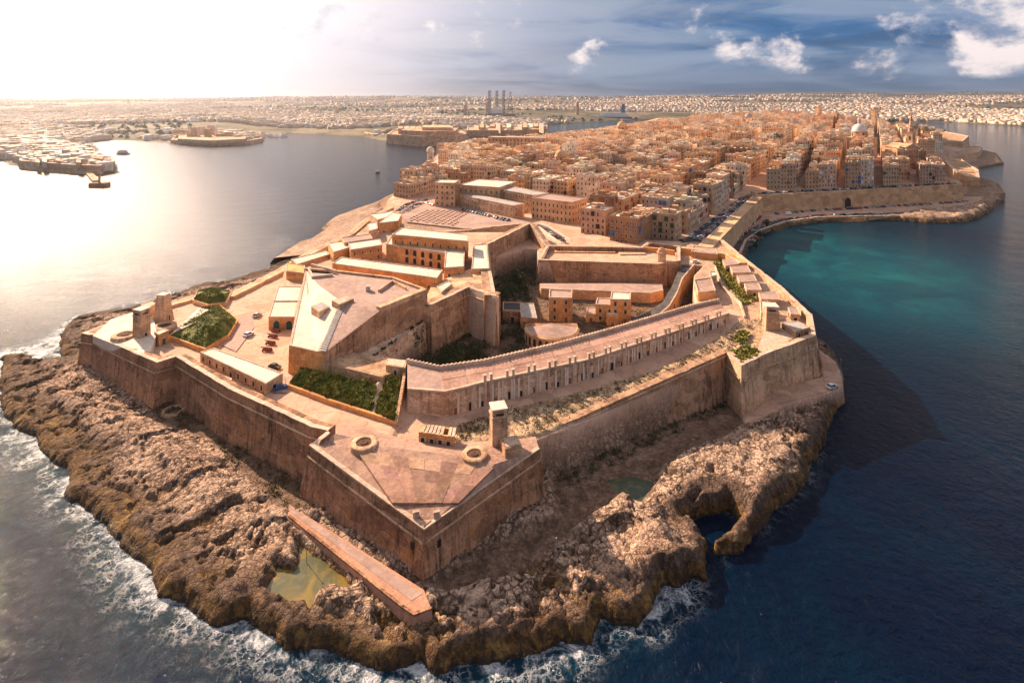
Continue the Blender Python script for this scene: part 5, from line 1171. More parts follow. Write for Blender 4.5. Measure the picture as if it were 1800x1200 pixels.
bld('red-orange three-storey apartment front with balconies by the ditch road', [(14, 406), (41, 388), (53, 404), (27, 424)], 15, 29.5, 'wall_honey', 'terrace', .6, 3, 3.2, 1.1, 2.0, step=4.3, name='apartment_block', h0=1.6)
bld('long pale three-storey hospital with rows of windows above the harbour', [(-34, 800), (46, 782), (50, 800), (-30, 820)], 24, 47, 'wall_pale', 'roof', .6, 4, 5, 1.6, 2.8, step=5.2, name='hospital', h0=2)
def church(label, c, r, zb, zd, lantern, mat_d, rz=.56):
    t = thing('domed_church', label, 'church', loc=(c[0], c[1], 0), rz=rz)
    MB().box((0, 0, zb-25), (r*3.0, r*3.6, 25), 0).build('nave', M['wall_honey'], t)
    MB().lathe((0, 0, 0), [(r*1.05, zb-.5), (r*1.05, zd-.8), (r*1.16, zd-.6), (r*1.16, zd), (r, zd+.1)], 16).build('drum', M['wall_honey'], t)
    dm = MB().lathe((0, 0, zd), [(r*math.cos(a), r*1.15*math.sin(a)) for a in [i*math.pi/2/9 for i in range(9)]]+[(.05, r*1.15)], 24).build('dome', M[mat_d], t, smooth=True)
    for i in range(16): a = i*math.pi/8; MB().tube((r*1.0*math.cos(a), r*1.0*math.sin(a), zd+.1), (r*.16*math.cos(a), r*.16*math.sin(a), zd+r*1.13), .22, .12, 4).build('rib', M['rim'], dm) if r > 8 and i % 2 == 0 else None
    zt = zd+r*1.1
    MB().lathe((0, 0, zt), [(r*.2, 0), (r*.2, lantern*.5), (r*.26, lantern*.52), (r*.16, lantern*.7), (.12, lantern), (.05, lantern*1.25)], 10).build('lantern', M['rim'], dm)
    for i in range(8):
        a = i*math.pi/4+.2; link('window', window_mesh(r*.24, (zd-zb)*.6, True, 'dark', False), t, (r*1.06*math.cos(a), r*1.06*math.sin(a), zb+(zd-zb)*.2), a+math.pi/2)
    return t
church('great white oval dome with lantern above the brown rooftops', (459, 752), 8.8, 50, 58, 10, 'lead')
church('small orange church dome amid the nearer rooftops', (53, 620), 6, 32, 38.5, 5, 'wall_honey')
church('grey-brown church dome near the harbour channel', (184, 952), 8, 50, 55, 4, 'wall_pale')
church('distant low church dome left of the skyline towers', (420, 1010), 7, 62, 68, 4, 'roof_grey')
sp = thing('church_spire', 'slender pale cathedral spire right of the white dome', 'spire', loc=(505, 720, 0), rz=.56)
MB().box((0, 0, 20), (7, 7, 38)).build('tower', M['wall_honey'], sp); MB().box((0, 0, 58), (8, 8, .8)).build('cornice', M['rim'], sp)
MB().lathe((0, 0, 58.8), [(3.6, 0), (3.4, 5), (3.8, 5.2), (2.6, 6), (.15, 27), (.05, 29)], 8).build('spire', M['wall_pale'], sp)
for i in range(4): a = i*math.pi/2; link('belfry_opening', window_mesh(2, 5, True, 'dark', False), sp, (3.55*math.sin(a), -3.55*math.cos(a), 49), a)
tp = thing('temple_front', 'columned temple front with pediment below the spire', 'church', loc=(438, 628, 0), rz=.25)
MB().box((0, 12, 25), (21, 24, 22.5)).build('nave', M['wall_honey'], tp); MB().box((0, -1.5, 44.5), (22.5, 6, 2.2)).build('entablature', M['wall_pale'], tp); MB().box((0, -1.5, 30), (22.5, 6, 5)).build('podium', M['wall_pale'], tp)
MB().add([(-11.2, -4.4, 46.8), (11.2, -4.4, 46.8), (0, -4.4, 51.5), (-11.2, 20, 46.8), (11.2, 20, 46.8), (0, 20, 51.5)], [(0, 1, 2), (5, 4, 3), (0, 2, 5, 3), (1, 4, 5, 2)]).build('pediment', M['wall_pale'], tp)
for i in range(6): MB().lathe((-9+3.6*i, -3.2, 35), [(.85, 0), (.75, 9), (1.1, 9.3), (1.1, 9.5)], 10).build('column', M['wall_pale'], tp)
sb = thing('bell_monument', 'white columned bell monument on its rock spur at the harbour', 'monument', loc=(-99, 690, 5))
MB().box((0, 0, 5), (15, 17, 13), .3, 0, .8).build('plinth', M['wall_pale'], sb)
for i in range(8): a = i*math.pi/4; MB().tube((3.5*math.cos(a), 3.5*math.sin(a), 18), (3.5*math.cos(a), 3.5*math.sin(a), 31), .7, .6, 6).build('column', M['roof'], sb)
MB().lathe((0, 0, 31), [(4.6, 0), (4.8, 1.2), (4.6, 3), (3.6, 5), (1.8, 6.6), (.05, 7.2)], 14).build('cupola', M['roof'], sb); MB().lathe((0, 0, 23), [(1.9, 0), (1.3, 2), (.5, 3), (.05, 3.1)], 10).build('bell', M['dark'], sb)
bld('pale garden terrace building with arches near the bell monument', [(-78, 735), (-42, 720), (-34, 740), (-70, 756)], 14, 30, 'wall_pale', 'roof', .6, 2, 5, 2, 3, True, name='garden_building')
for (x, y, w1, h1, lb) in ((620, 1150, 9, 84, 'distant square church tower at the left of the skyline'), (700, 1100, 8, 80, 'distant bell tower behind the white dome'), (575, 1010, 7, 76, 'twin brown tower on the ridge skyline'), (560, 1040, 14, 70, 'broad brown palace block on the ridge skyline')):
    t = thing('skyline_tower', lb, 'tower', loc=(x, y, 0)); MB().box((0, 0, 35), (w1, w1, h1-35), .56).build('shaft', M['wall_honey'], t); MB().box((0, 0, h1), (w1*1.1, w1*1.1, .8), .56).build('cornice', M['rim'], t); MB().lathe((0, 0, h1+.8), [(w1*.4, 0), (w1*.35, 2), (.1, 5)], 8).build('cap', M['wall_pale'], t)

# ---- granary square
gsq = XY([(704, 378), (745, 360), (880, 372), (932, 388), (925, 396), (820, 402), (716, 390)], 15.6)
gp = MB().prism(gsq, 12, 15.62).build('granary_square', M['terrace'], kind='structure')
capm = MB().lathe((0, 0, 0), [(1.0, 0), (.95, .45), (.05, .5)], 10).mesh('granary_cap', [M['wall']])
gi = ccw(offset(ccw(gsq), -3)); n = 0
for i in range(40):
    for j in range(14):
        x, y = -80+i*4.2+j*1.2, 372+j*4.6
        if inside(gi, np.array([x]), np.array([y]))[0] and n < 90: link('granary_cap', capm, gp, (x, y, 15.62)); n += 1
wall_thing('glacis_wall', 'low orange wall between granary square and the keep ditch', 'wall', [(p[0], p[1], 19) for p in WP([(931, 392, 19), (870, 398, 19), (815, 405, 19), (770, 408, 19)])], 13, 2, .03, 'wall_honey', -1)
br = thing('ditch_bridge', 'white-parapeted road bridge descending beside the high grey wall', 'bridge')
ba, bb_ = WP([(934, 396, 18), (948, 402, 18), (966, 416, 17), (985, 430, 16)]), WP([(950, 394, 18), (966, 400, 18), (985, 412, 17), (1005, 424, 16)])
s = MB()
for i in range(3): s.quad(ba[i], bb_[i], bb_[i+1], ba[i+1])
s.build('roadway', M['asphalt'], br)
MB().strip([(x, y, z_+1) for x, y, z_ in ba], 5.5, .8).build('parapet', M['roof'], br); MB().strip([(x, y, z_+1) for x, y, z_ in bb_], 5.5, .8, 0, 0, -1).build('parapet', M['roof'], br)

# harbour-side bastions at the right end of the city
for lb, pts, z0_, z1_ in (('tall sunlit corner bastion at the far right of the city', [(1612, 236), (1660, 232), (1703, 240), (1692, 250), (1640, 250)], 0, 26), ('low rounded outwork on the water below the tall corner bastion', [(1640, 264), (1700, 258), (1727, 259), (1722, 268), (1680, 275), (1645, 274)], 0, 10), ('wedge-shaped bastion beyond the end of the golden city wall', [(1660, 284), (1690, 281), (1720, 300), (1722, 314), (1700, 312), (1678, 302)], 0, 13)):
    t = thing('bastion', lb, 'bastion'); p_ = ccw(XY(pts, z1_)); MB().prism(p_, z0_, z1_, .07).build('wall', M['wall_honey'], t); MB().strip([(x, y, z1_+1.2) for x, y in p_], z1_-.3, 3, closed=True).build('parapet', M['rim'], t)
# ------------------------------------------------------------------ cars
CARC = [('white', (.75, .75, .73)), ('silver', (.45, .46, .47)), ('black', (.015, .015, .017)), ('blue', (.03, .10, .32)), ('red', (.42, .03, .025)), ('grey', (.15, .155, .16)), ('white', (.7, .7, .68)), ('dark blue', (.02, .035, .09))]
def car_shell(b, m=0):
    prof = [(-2.05, .35), (-2.1, .75), (-1.95, .95), (-1.2, 1.0), (1.15, .92), (1.95, .8), (2.1, .6), (2.08, .35)]
    n = len(prof); hw = .86
    V = [(x, -hw, z_) for x, z_ in prof]+[(x, hw, z_) for x, z_ in prof]
    return b.add(V, [tuple(range(n))[::-1], tuple(range(n, 2*n))]+[(i, (i+1) % n, n+(i+1) % n, n+i) for i in range(n)], m)
def car_cabin(b, m=1, roof=0):
    lo = [(-1.75, -.8, .95), (1.0, -.8, .93), (1.0, .8, .93), (-1.75, .8, .95)]; hi = [(-1.25, -.66, 1.45), (.25, -.66, 1.47), (.25, .66, 1.47), (-1.25, .66, 1.45)]
    b.add(lo+hi, [(0, 1, 5, 4), (1, 2, 6, 5), (2, 3, 7, 6), (3, 0, 4, 7)], m); b.add(hi, [(0, 1, 2, 3)], roof)
    b.add([(x, y, z_+.03) for x, y, z_ in hi], [(0, 1, 2, 3)], roof); return b
tiny = car_cabin(car_shell(MB()))
for x in (-1.3, 1.3):
    for s in (-1, 1): tiny.tube((x, s*.7, .33), (x, s*.9, .33), .33, .33, 8, 2)
tiny_me = tiny.mesh('parked_car', [M['paint'], M['glass'], M['tyre']])
def car_full(label, cname, c, loc, rz, group):
    t = thing('parked_car', label, 'car', group, loc, rz)
    car_shell(MB()).build('body', M['paint'], t, color=c); cb_ = MB(); car_cabin(cb_, 0, 1).build('cabin', [M['glass'], M['paint']], t, color=c)
    for x in (-1.3, 1.3):
        for s in (-1, 1):
            wh = MB().tube((x, s*.7, .33), (x, s*.9, .33), .33, .33, 12).build('wheel', M['tyre'], t); MB().tube((x, s*.86, .33), (x, s*.93, .33), .19, .19, 10).build('rim', M['steel'], wh)
    for s in (-1, 1): MB().box((2.03, s*.6, .62), (.12, .35, .14)).build('headlight', M['white'], t)
    return t
car_full('white car parked on the loop road round the right bastion', 'white', CARC[0][1], W(1463, 682, 6.05), R(25), 'cars near the fort')
car_full('white car in the court near the green-topped mound', 'white', CARC[0][1], W(437, 590, 13.65), R(70), 'cars near the fort')
car_full('silver car farther back in the court beside the mound shadow', 'silver', CARC[1][1], W(452, 556, 13.65), R(80), 'cars near the fort')
car_full('black car parked against the foot of the orange keep wall', 'black', CARC[2][1], W(483, 647, 13.65), R(-20), 'cars near the fort')
car_full('blue car at the end of the long low pale-roofed building', 'blue', CARC[3][1], W(493, 684, 13.65), R(35), 'cars near the fort')
car_full('white car by the gate at the top of the curved ramp', 'white', CARC[0][1], W(1222, 462, 16.25), R(10), 'cars near the fort')
cq = random.Random(77); cars_n = 0
def car_row(pts, step, zz, perp, label_row, group, prob=.85, jit=.4):
    global cars_n
    L = plen([(p[0], p[1], 0) for p in pts]); s = 1.5; i = 0
    while s < L:
        if cq.random() < prob and cars_n < 300:
            p, th, _ = along([(a[0], a[1], 0) for a in pts], s); cn, cc_ = cq.choice(CARC)
            o = link('parked_car', tiny_me, None, (p.x+cq.uniform(-jit, jit), p.y+cq.uniform(-jit, jit), zz), th+(math.pi/2 if perp else 0)+cq.uniform(-.06, .06)+(math.pi if cq.random() < .4 else 0), cc_)
            tag(o, f'{cn} car, {ordn(i)} along the {label_row}', 'car', group); cars_n += 1; i += 1
        s += step*cq.uniform(.95, 1.15)
P2 = lambda t_, off: (A0.x+DU.x*t_+off*.85, A0.y+DU.y*t_-off*.52)
car_row([P2(12, 1.6), P2(195, 1.6)], 5.6, 15.42, False, 'house side of the seafront street', 'cars on the seafront street')
car_row([P2(12, 7.2), P2(195, 7.2)], 3.2, 15.42, True, 'wall side of the seafront street', 'cars on the seafront street', .8)
car_row([(216, 498), (300, 520), (436, 557.5)], 3.4, 17.6, True, 'golden city wall top', 'cars on top of the golden city wall', .75)
car_row([(128, 352), (146, 377), (168, 409), (195, 438), (222, 459), (258, 474.5), (300, 480), (380, 489), (426, 518)], 6.0, 3.1, False, 'cove promenade road', 'cars on the cove promenade', .7)
car_row([(222, 480), (260, 494), (310, 506), (380, 524), (436, 540)], 3.3, 3.05, True, 'foot of the golden city wall', 'cars below the golden city wall', .8)
car_row([(152, 385), (172, 420), (192, 452), (205, 470)], 3.4, 3.05, True, 'lower car park in the wall corner', 'cars in the lower car park', .85)
car_row([(162, 385), (182, 420), (204, 455)], 3.6, 3.05, True, 'outer row of the lower car park', 'cars in the lower car park', .7)
car_row(XY([(812, 369), (860, 380), (902, 391)], 15.7), 3.3, 15.7, True, 'front of the low cream barrack', 'cars by the granary square', .85)
car_row(XY([(700, 372), (712, 362), (735, 354), (752, 352)], 15.7), 3.4, 15.7, True, 'curved car park edge by the harbour', 'cars by the granary square', .9)
car_row(XY([(712, 372), (728, 362), (750, 358), (765, 362)], 15.7), 3.4, 15.7, True, 'inner curve of the harbour car park', 'cars by the granary square', .9)
car_row(XY([(728, 345), (745, 335), (760, 330)], 15.2), 3.4, 15.3, True, 'street behind the harbour car park', 'cars by the granary square', .9)
car_row([(p[0]+3, p[1], 0) for p in ba], 5.5, 17.1, False, 'white bridge by the high wall', 'cars on the white bridge', .7)
car_row([(20, 397), (50, 378), (88, 354)], 5.6, 15.3, False, 'street under the red-orange apartments', 'cars by the granary square', .8)
hz_ = MB()
bx_ = thing('delivery_van', 'white van among the cars below the golden city wall', 'van', loc=(232, 478, 3.05), rz=.4)
MB().box((0, 0, .4), (5.5, 2.1, 2.1)).build('body', M['white'], bx_); MB().box((2.3, 0, 1.5), (.95, 1.9, .7)).build('windscreen', M['glass'], bx_)
for x in (-1.7, 1.7):
    for s in (-1, 1): MB().tube((x, s*.85, .42), (x, s*1.06, .42), .42, .42, 10).build('wheel', M['tyre'], bx_)
# lamp posts and poles on the rocks and road
def pole(label, c, h):
    t = thing('iron_post', label, 'post', 'thin posts around the fort', c); MB().tube((0, 0, -.5), (0, 0, h), .09, .06, 6).build('shaft', M['steel'], t); MB().box((0, 0, h), (.3, .3, .15)).build('cap', M['steel'], t)
for (px, py, zz, h, lb) in ((539, 985, 2.5, 4.5, 'thin iron post standing in the yellow rock pool'), (978, 990, 3.2, 5, 'thin iron post on the rocks right of the front bastion'), (1478, 660, 6, 5.5, 'lamp post at the tip of the loop road'), (1266, 585, 16.4, 5, 'lamp post on the road by the barracks end'), (146, 668, 6, 4, 'thin post below the far corner of the left bastion'), (193, 693, 6.5, 4.5, 'thin post on the apron below the left bastion')):
    x, y, _ = W(px, py, zz); pole(lb, (x, y, max(gz(x, y), zz-3)), h)
x, y, _ = W(1478, 655, 6)
rail = thing('railing', 'thin metal railing along the loop road edge at the cape', 'railing'); rpts = WP([(1363, 716, 4.6), (1420, 703, 5.8), (1455, 693, 6.0), (1482, 676, 6.0), (1480, 656, 6.0), (1468, 636, 6.0)])
rb = MB()
for i in range(len(rpts)-1): rb.tube((*rpts[i][:2], rpts[i][2]+1.0), (*rpts[i+1][:2], rpts[i+1][2]+1.0), .05, .05, 4)
rb.build('handrail', M['steel'], rail)
for i in range(26): p, th, _ = along(rpts, plen(rpts)*i/25.001); MB().tube((p.x, p.y, p.z-.3), (p.x, p.y, p.z+1.0), .04, .04, 4).build('post', M['steel'], rail)
fp = thing('flagpole', 'tall flagpole on the keep rampart beside the high grey wall', 'flagpole', loc=W(857, 452, 25)); MB().tube((0, 0, -1), (0, 0, 11), .12, .07, 6).build('shaft', M['white'], fp); MB().box((0, 0, 11), (.35, .35, .25)).build('finial', M['white'], fp)

# ------------------------------------------------------------------ trees
def tree(label, c, h, r, seed, mat='leaf', n=1500, trunk=.35, group=None, name='tree'):
    q = random.Random(seed); t = thing(name, label, 'tree', group, c)
    b = MB().tube((0, 0, -.5), (.1*h*q.uniform(-.5, .5), .05*h, h*.55), trunk, trunk*.55, 8)
    lobes = []
    for i in range(7):
        a = q.uniform(0, 6.28); l = Vector((math.cos(a)*r*q.uniform(.25, .65), math.sin(a)*r*q.uniform(.25, .65), h*q.uniform(.5, .85))); lobes.append((l, r*q.uniform(.32, .55)))
        b.tube((0, 0, h*q.uniform(.25, .45)), tuple(l), trunk*.4, .05, 5)
    b.build('trunk', M['trunk'], t); cr_ = MB()
    for i in range(n):
        l, lr = q.choice(lobes); dv = Vector((q.gauss(0, 1), q.gauss(0, 1), q.gauss(0, .8))).normalized()*lr*(q.random()**.45); p = l+dv
        u = Vector((q.uniform(-1, 1), q.uniform(-1, 1), q.uniform(-1, 1))).normalized()*q.uniform(.18, .42)*(r/3.5)**.5; v = u.orthogonal().normalized()*u.length*.7
        cr_.add([p-u, p+v, p+u, p-v], [(0, 1, 2, 3)])
    cr_.build('crown', M[mat], t); return t
for i, (x, y, h, r, lb) in enumerate(((-2, 262, 9, 5.5, 'broad dark tree in the ditch under the high grey wall'), (4, 283, 8, 5, 'dark tree at the narrow end of the ditch'), (-22, 199, 7, 5.5, 'dark spreading tree under the inner bastion nose'), (-14, 205, 6.5, 4.5, 'dark tree against the pale inner bastion nose'), (-28, 190, 6, 4.5, 'dark bush at the left end of the ditch'))):
    tree(lb, (x, y, 5.9), h, r, 50+i, 'leaf', 1500, .3, 'trees in the ditch')
for i, (x, y, zz, h, r, lb) in enumerate(((-50, 745, 28, 9, 6, 'round dark tree in the garden near the bell monument'), (-36, 738, 28, 8, 5, 'smaller dark tree in the harbour garden'), (-16, 790, 26, 9, 6, 'dark tree left of the pale hospital'), (22, 505, 22, 10, 5.5, 'round tree rising between the left quarter roofs'), (300, 560, 30, 12, 7, 'dark tree between the right quarter houses'), (330, 700, 47, 14, 8, 'dark tree cluster on the ridge'), (600, 900, 56, 14, 11, 'dark pine on the ridge beside the spire'), (625, 880, 50, 13, 10, 'second dark pine on the ridge right of the spire'), (655, 905, 46, 12, 10, 'third dark pine farthest right of the spire'), (160, 372, 3, 5, 3, 'green bush at the foot of the tan city wall'), (176, 402, 3, 5, 3.2, 'green bush beside the lower car park'), (196, 436, 3, 5, 3, 'green bush near the wall angle'))):
    tree(lb, (x, y, zz-1), h, r, 90+i, 'leaf', 700, .35, 'trees in the city')
# ------------------------------------------------------------------ the far shores
main_px = [(1925, 2500), (1914, 2127), (2300, 2050), (2900, 2200), (9000, 2600), (14000, 5000), (14000, 9500), (-9000, 9500), (-9000, 1200)]
shore_px = [(0, 284), (18, 290), (34, 298), (60, 301), (120, 305), (170, 307), (206, 304), (204, 288), (165, 272), (172, 262), (160, 252), (200, 246), (250, 248), (290, 249), (300, 254), (370, 257), (440, 253), (466, 248), (470, 240), (505, 234), (545, 236), (600, 238), (650, 243), (690, 250), (740, 253), (800, 251), (826, 246), (818, 237), (870, 236), (962, 232), (966, 219), (1000, 217), (1080, 213), (1146, 211)]
mainland = main_px+[W(x, y, 0)[:2] for x, y in shore_px]
ML = ccw(mainland)
def land_mat():
    m, t, b = new_mat('mainland_ground'); p = t.pos()
    c = t.mix(t.ramp(t.noise(p, .004, 5, .6), .4, .6), (.075, .068, .036), (.22, .165, .105))
    c = t.mix(t.ramp(t.noise(p, .02, 4, .6), .5, .65), c, (.045, .055, .025)); t.l.new(c, b.inputs['Base Color']); return m
M['land'] = land_mat()
def zland(X_, Y_):
    dd = sdf(ML, X_, Y_)
    hill = 20*sstep(0, 300, dd)*fbm(X_*.0016+3, Y_*.0016, 3)*1.6
    far_ = sstep(1800, 6500, Y_)*(48+78*fbm(X_*.00045+2, Y_*.0006, 4)+34*sstep(-2500, 4500, X_))+46*sstep(6300, 7600, Y_)*sstep(.30, .55, X_/Y_)
    return np.where(dd > 0, 2+np.minimum(dd*.10, 6)+hill+far_*sstep(100, 900, dd), -4), dd
for nm, ax, ay in (('mainland_shore', np.arange(-1500, 2700, 12.), np.arange(560, 2960, 12.)), ('hills', np.arange(-9000, 13500, 75.), np.arange(2900, 9300, 75.))):
    X_, Y_ = np.meshgrid(ax, ay); Z_, D_ = zland(X_, Y_)
    if nm == 'hills': Z_ -= 1.0
    link(nm, gridmesh(nm, ax, ay, Z_, M['land'], None, D_ > -15), kind='structure')
# far houses nobody could count
fq = np.random.default_rng(5)
N = 150000
Yr = 650*np.exp(fq.random(N)*math.log(6400/650)); Xr = Yr*fq.uniform(-1.0, 1.0, N)
Zr, Dr = zland(Xr, Yr); dens = fbm(Xr*.0014, Yr*.0024, 5)
okf = (Dr > 14) & (dens+fq.random(N)*.05 > .55+.02*sstep(3000, 6000, Yr)-.06*(Xr/Yr > .45)-.085*(Yr < 2700))
ok2 = ~((Xr/Yr > -.62) & (Xr/Yr < -.42) & (Yr > 700) & (Yr < 900) & False)
xs_, ys_, zs_ = Xr[okf], Yr[okf], Zr[okf]; n = len(xs_)
wd = fq.uniform(7, 17, n)*(1+ys_/9000); dp = fq.uniform(7, 15, n)*(1+ys_/9000); hh = fq.uniform(4, 11, n)*(1+.25*(fq.random(n) > .93)); an = fbm(xs_*.004, ys_*.004, 2)*3
ca, sa = np.cos(an), np.sin(an); V = np.zeros((n, 8, 3))
for k, (sx_, sy_, sz_) in enumerate(((-1, -1, 0), (1, -1, 0), (1, 1, 0), (-1, 1, 0), (-1, -1, 1), (1, -1, 1), (1, 1, 1), (-1, 1, 1))):
    lx, ly = sx_*wd/2, sy_*dp/2; V[:, k, 0] = xs_+lx*ca-ly*sa; V[:, k, 1] = ys_+lx*sa+ly*ca; V[:, k, 2] = zs_-3+sz_*(hh+3)
Fq = np.array([(4, 5, 6, 7), (0, 1, 5, 4), (1, 2, 6, 5), (2, 3, 7, 6), (3, 0, 4, 7)]); Q = (Fq[None]+8*np.arange(n)[:, None, None]).reshape(-1, 4)
me = bpy.data.meshes.new('far_houses'); me.vertices.add(n*8); me.vertices.foreach_set('co', V.ravel().astype(np.float32)); me.loops.add(Q.size); me.loops.foreach_set('vertex_index', Q.ravel().astype(np.int32)); me.polygons.add(len(Q)); me.polygons.foreach_set('loop_start', (np.arange(len(Q))*4).astype(np.int32)); me.polygons.foreach_set('loop_total', np.full(len(Q), 4, np.int32)); me.update(calc_edges=True)
FT = [flat('far_wall_cream', (.56, .43, .31)), flat('far_wall_white', (.66, .60, .53)), flat('far_wall_pink', (.56, .38, .27)), flat('far_wall_tan', (.46, .33, .21)), flat('far_roof', (.70, .60, .50))]
for m_ in FT: me.materials.append(m_)
mi = np.repeat(fq.choice(4, n, p=(.34, .28, .2, .18)), 5); mi[0::5] = np.where(fq.random(n) < .5, 4, mi[0::5]); me.polygons.foreach_set('material_index', mi.astype(np.int32))
o = link('far_houses', me); o['kind'] = 'stuff'; o['label'] = 'pale houses crowding the far shores and hills'; o['category'] = 'houses'
NT_ = 16000; Yt = 700*np.exp(fq.random(NT_)*math.log(7500/700)); Xt = Yt*fq.uniform(-1, 1, NT_); Zt, Dt = zland(Xt, Yt); okt = (Dt > 12) & (fbm(Xt*.002+50, Yt*.002, 4) > .52)
tm = MB(); tq = random.Random(4)
for x, y, zz in zip(Xt[okt], Yt[okt], Zt[okt]):
    s = tq.uniform(3.5, 8)*(1+y/5000); tm.add([(x+s*tq.uniform(.6, 1.2)*math.cos(a), y+s*tq.uniform(.6, 1.2)*math.sin(a), zz+tq.uniform(0, 2)) for a in (0, 1.26, 2.5, 3.77, 5)]+[(x, y, zz+s*tq.uniform(.7, 1.3))], [(0, 1, 5), (1, 2, 5), (2, 3, 5), (3, 4, 5), (4, 0, 5)])
o = tm.build('far_trees', M['leaf']); o['kind'] = 'stuff'; o['label'] = 'dark tree clumps between the far houses'; o['category'] = 'trees'
# harbour forts
def fort_far(label, pts, z0, z1, mat='wall_pale', extra=(), th=4, name='harbour_fort'):
    t = thing(name, label, 'fort'); p = ccw(XY(pts, z1)); MB().prism(p, z0, z1, .08).build('wall', M[mat], t); MB().strip([(x, y, z1+1.5) for x, y in p], z1-.3, th, closed=True).build('parapet', M['rim'], t)
    for (ps, za, zb, nm, mt) in extra: MB().prism(XY(ps, zb), za, zb).build(nm, M[mt], t)
    return t
fort_far('low harbour fort on the bright far-left point', [(34, 284), (120, 291), (175, 293), (203, 285), (200, 278), (165, 272), (120, 270), (60, 268), (36, 274)], -2, 11, 'wall_pale', [([(60, 270), (95, 271), (96, 264), (62, 263)], 10, 16, 'block', 'wall_pale'), ([(120, 281), (160, 283), (162, 277), (122, 276)], 10, 14, 'block', 'roof'), ([(165, 278), (180, 280), (182, 275), (167, 274)], 10, 17, 'block', 'wall')]+[([(50+12*i, 280+(i*5) % 6), (58+12*i, 281+(i*5) % 6), (58+12*i, 277+(i*3) % 4), (50+12*i, 276+(i*3) % 4)], 10, 13+(i*7) % 5, 'block', ('rim', 'wall_pale', 'roof')[i % 3]) for i in range(11)])
bw = thing('breakwater', 'thin breakwater jutting from the low harbour fort', 'breakwater'); w0, w1_, w2_ = W(148, 305, 0), W(163, 322, 0), W(187, 331, 0)
MB().strip([(w0[0], w0[1], 3), (w1_[0], w1_[1], 3)], -3, 7).build('arm', M['wall_pale'], bw); MB().box((*W(175, 329, 0)[:2], -3), (18, 10, 8)).build('head', M['wall'], bw)
MB().tube((*W(175, 329, 0)[:2], 5), (*W(175, 329, 0)[:2], 15), 1.3, .9, 8).build('beacon', M['wall_pale'], bw)
hd = fort_far('stepped hospital headland at the left harbour shore', [(300, 247), (370, 251), (440, 248), (462, 244), (440, 238), (310, 238)], -2, 8, 'wall_pale', [([(312, 244), (370, 247), (432, 244), (430, 236), (316, 235)], 7, 14, 'upper_terrace', 'wall_pale')], name='harbour_headland')
for i in range(16):
    px = 314+7.4*i; x, y, _ = W(px, 236+rng.uniform(-2, 5), 14); MB().box((x, y, 12), (rng.uniform(8, 22), rng.uniform(8, 14), rng.uniform(6, 14)+(12 if 4 <= i <= 8 else 0)), rng.uniform(-.3, .3)).build('block', M[rng.choice(('roof', 'wall_pale', 'rim'))], hd)
fort_far('tiered fort with stacked ramparts across the blue channel', [(680, 237), (740, 241), (800, 240), (820, 236), (812, 231), (760, 228), (690, 230)], -2, 20, 'wall_pale', [([(705, 229), (755, 231), (800, 230), (806, 225), (720, 223)], 19, 32, 'upper_rampart', 'wall_pale'), ([(742, 224), (792, 224), (790, 220), (745, 220)], 31, 39, 'keep', 'wall_honey')]+[([(640+9*i, 234+(i % 3)), (648+9*i, 235+(i % 2)), (648+9*i, 230), (640+9*i, 230)], 2, 9+(i*7) % 7, 'block', ('wall_honey', 'rim', 'roof')[i % 3]) for i in range(5)]+[([(700+11*i, 226+(i % 3)), (708+11*i, 226+(i % 2)), (708+11*i, 222), (700+11*i, 222)], 20, 33+(i*5) % 5, 'block', ('wall_pale', 'rim', 'wall_honey')[i % 3]) for i in range(9)])
fort_far('long low bastion at the tip of the dockyard peninsula', [(820, 230), (900, 230), (962, 227), (962, 221), (900, 219), (822, 221)], -2, 16, 'wall_pale', [([(824+9.5*i, 222+(i*5) % 4), (832+9.5*i, 222+(i*3) % 4), (832+9.5*i, 217), (824+9.5*i, 217)], 10, 18+(i*11) % 8, 'block', ('wall_honey', 'rim', 'wall_pale', 'roof')[i % 4]) for i in range(14)])
# drilling rig in the dockyard
rx, ry, _ = W(880, 213, 0); rig = thing('drilling_rig', 'drilling rig with tall dark lattice legs in the dockyard', 'rig', loc=(rx, ry, 0))
MB().prism([(-70, -40), (70, -40), (70, 40), (-70, 40)], 18, 36).build('deck', M['steel'], rig); MB().box((-20, 0, 36), (50, 40, 22)).build('accommodation', M['white'], rig)
for (lx, ly) in ((-50, -25), (-18, 25), (15, -25)):
    b = MB(); r = 6; top = 142
    cs3 = [(lx+r*math.cos(a), ly+r*math.sin(a)) for a in (0.5, 2.6, 4.7)]
    for c in cs3: b.tube((*c, 0), (*c, top), 1.3, 1.3, 5)
    for k in range(9):
        z0_, z1_ = top*k/9, top*(k+1)/9
        for i in range(3): b.tube((*cs3[i], z0_), (*cs3[(i+1) % 3], z1_), .8, .8, 4).tube((*cs3[(i+1) % 3], z0_), (*cs3[i], z1_), .8, .8, 4)
    b.build('leg', M['steel'], rig)
b = MB(); 
for s in ((1, 1), (1, -1), (-1, 1), (-1, -1)): b.tube((45+s[0]*12, s[1]*12, 36), (45+s[0]*2, s[1]*2, 138), 1.5, .8, 5)
for k in range(6):
    zz = 40+16*k; r = 12-10*k/6.4
    for s, e in (((1, 1), (1, -1)), ((1, -1), (-1, -1)), ((-1, -1), (-1, 1)), ((-1, 1), (1, 1))): b.tube((45+s[0]*r, s[1]*r, zz), (45+e[0]*(r-1.5), e[1]*(r-1.5), zz+15), .7, .7, 4)
b.build('derrick', M['redmetal'], rig)
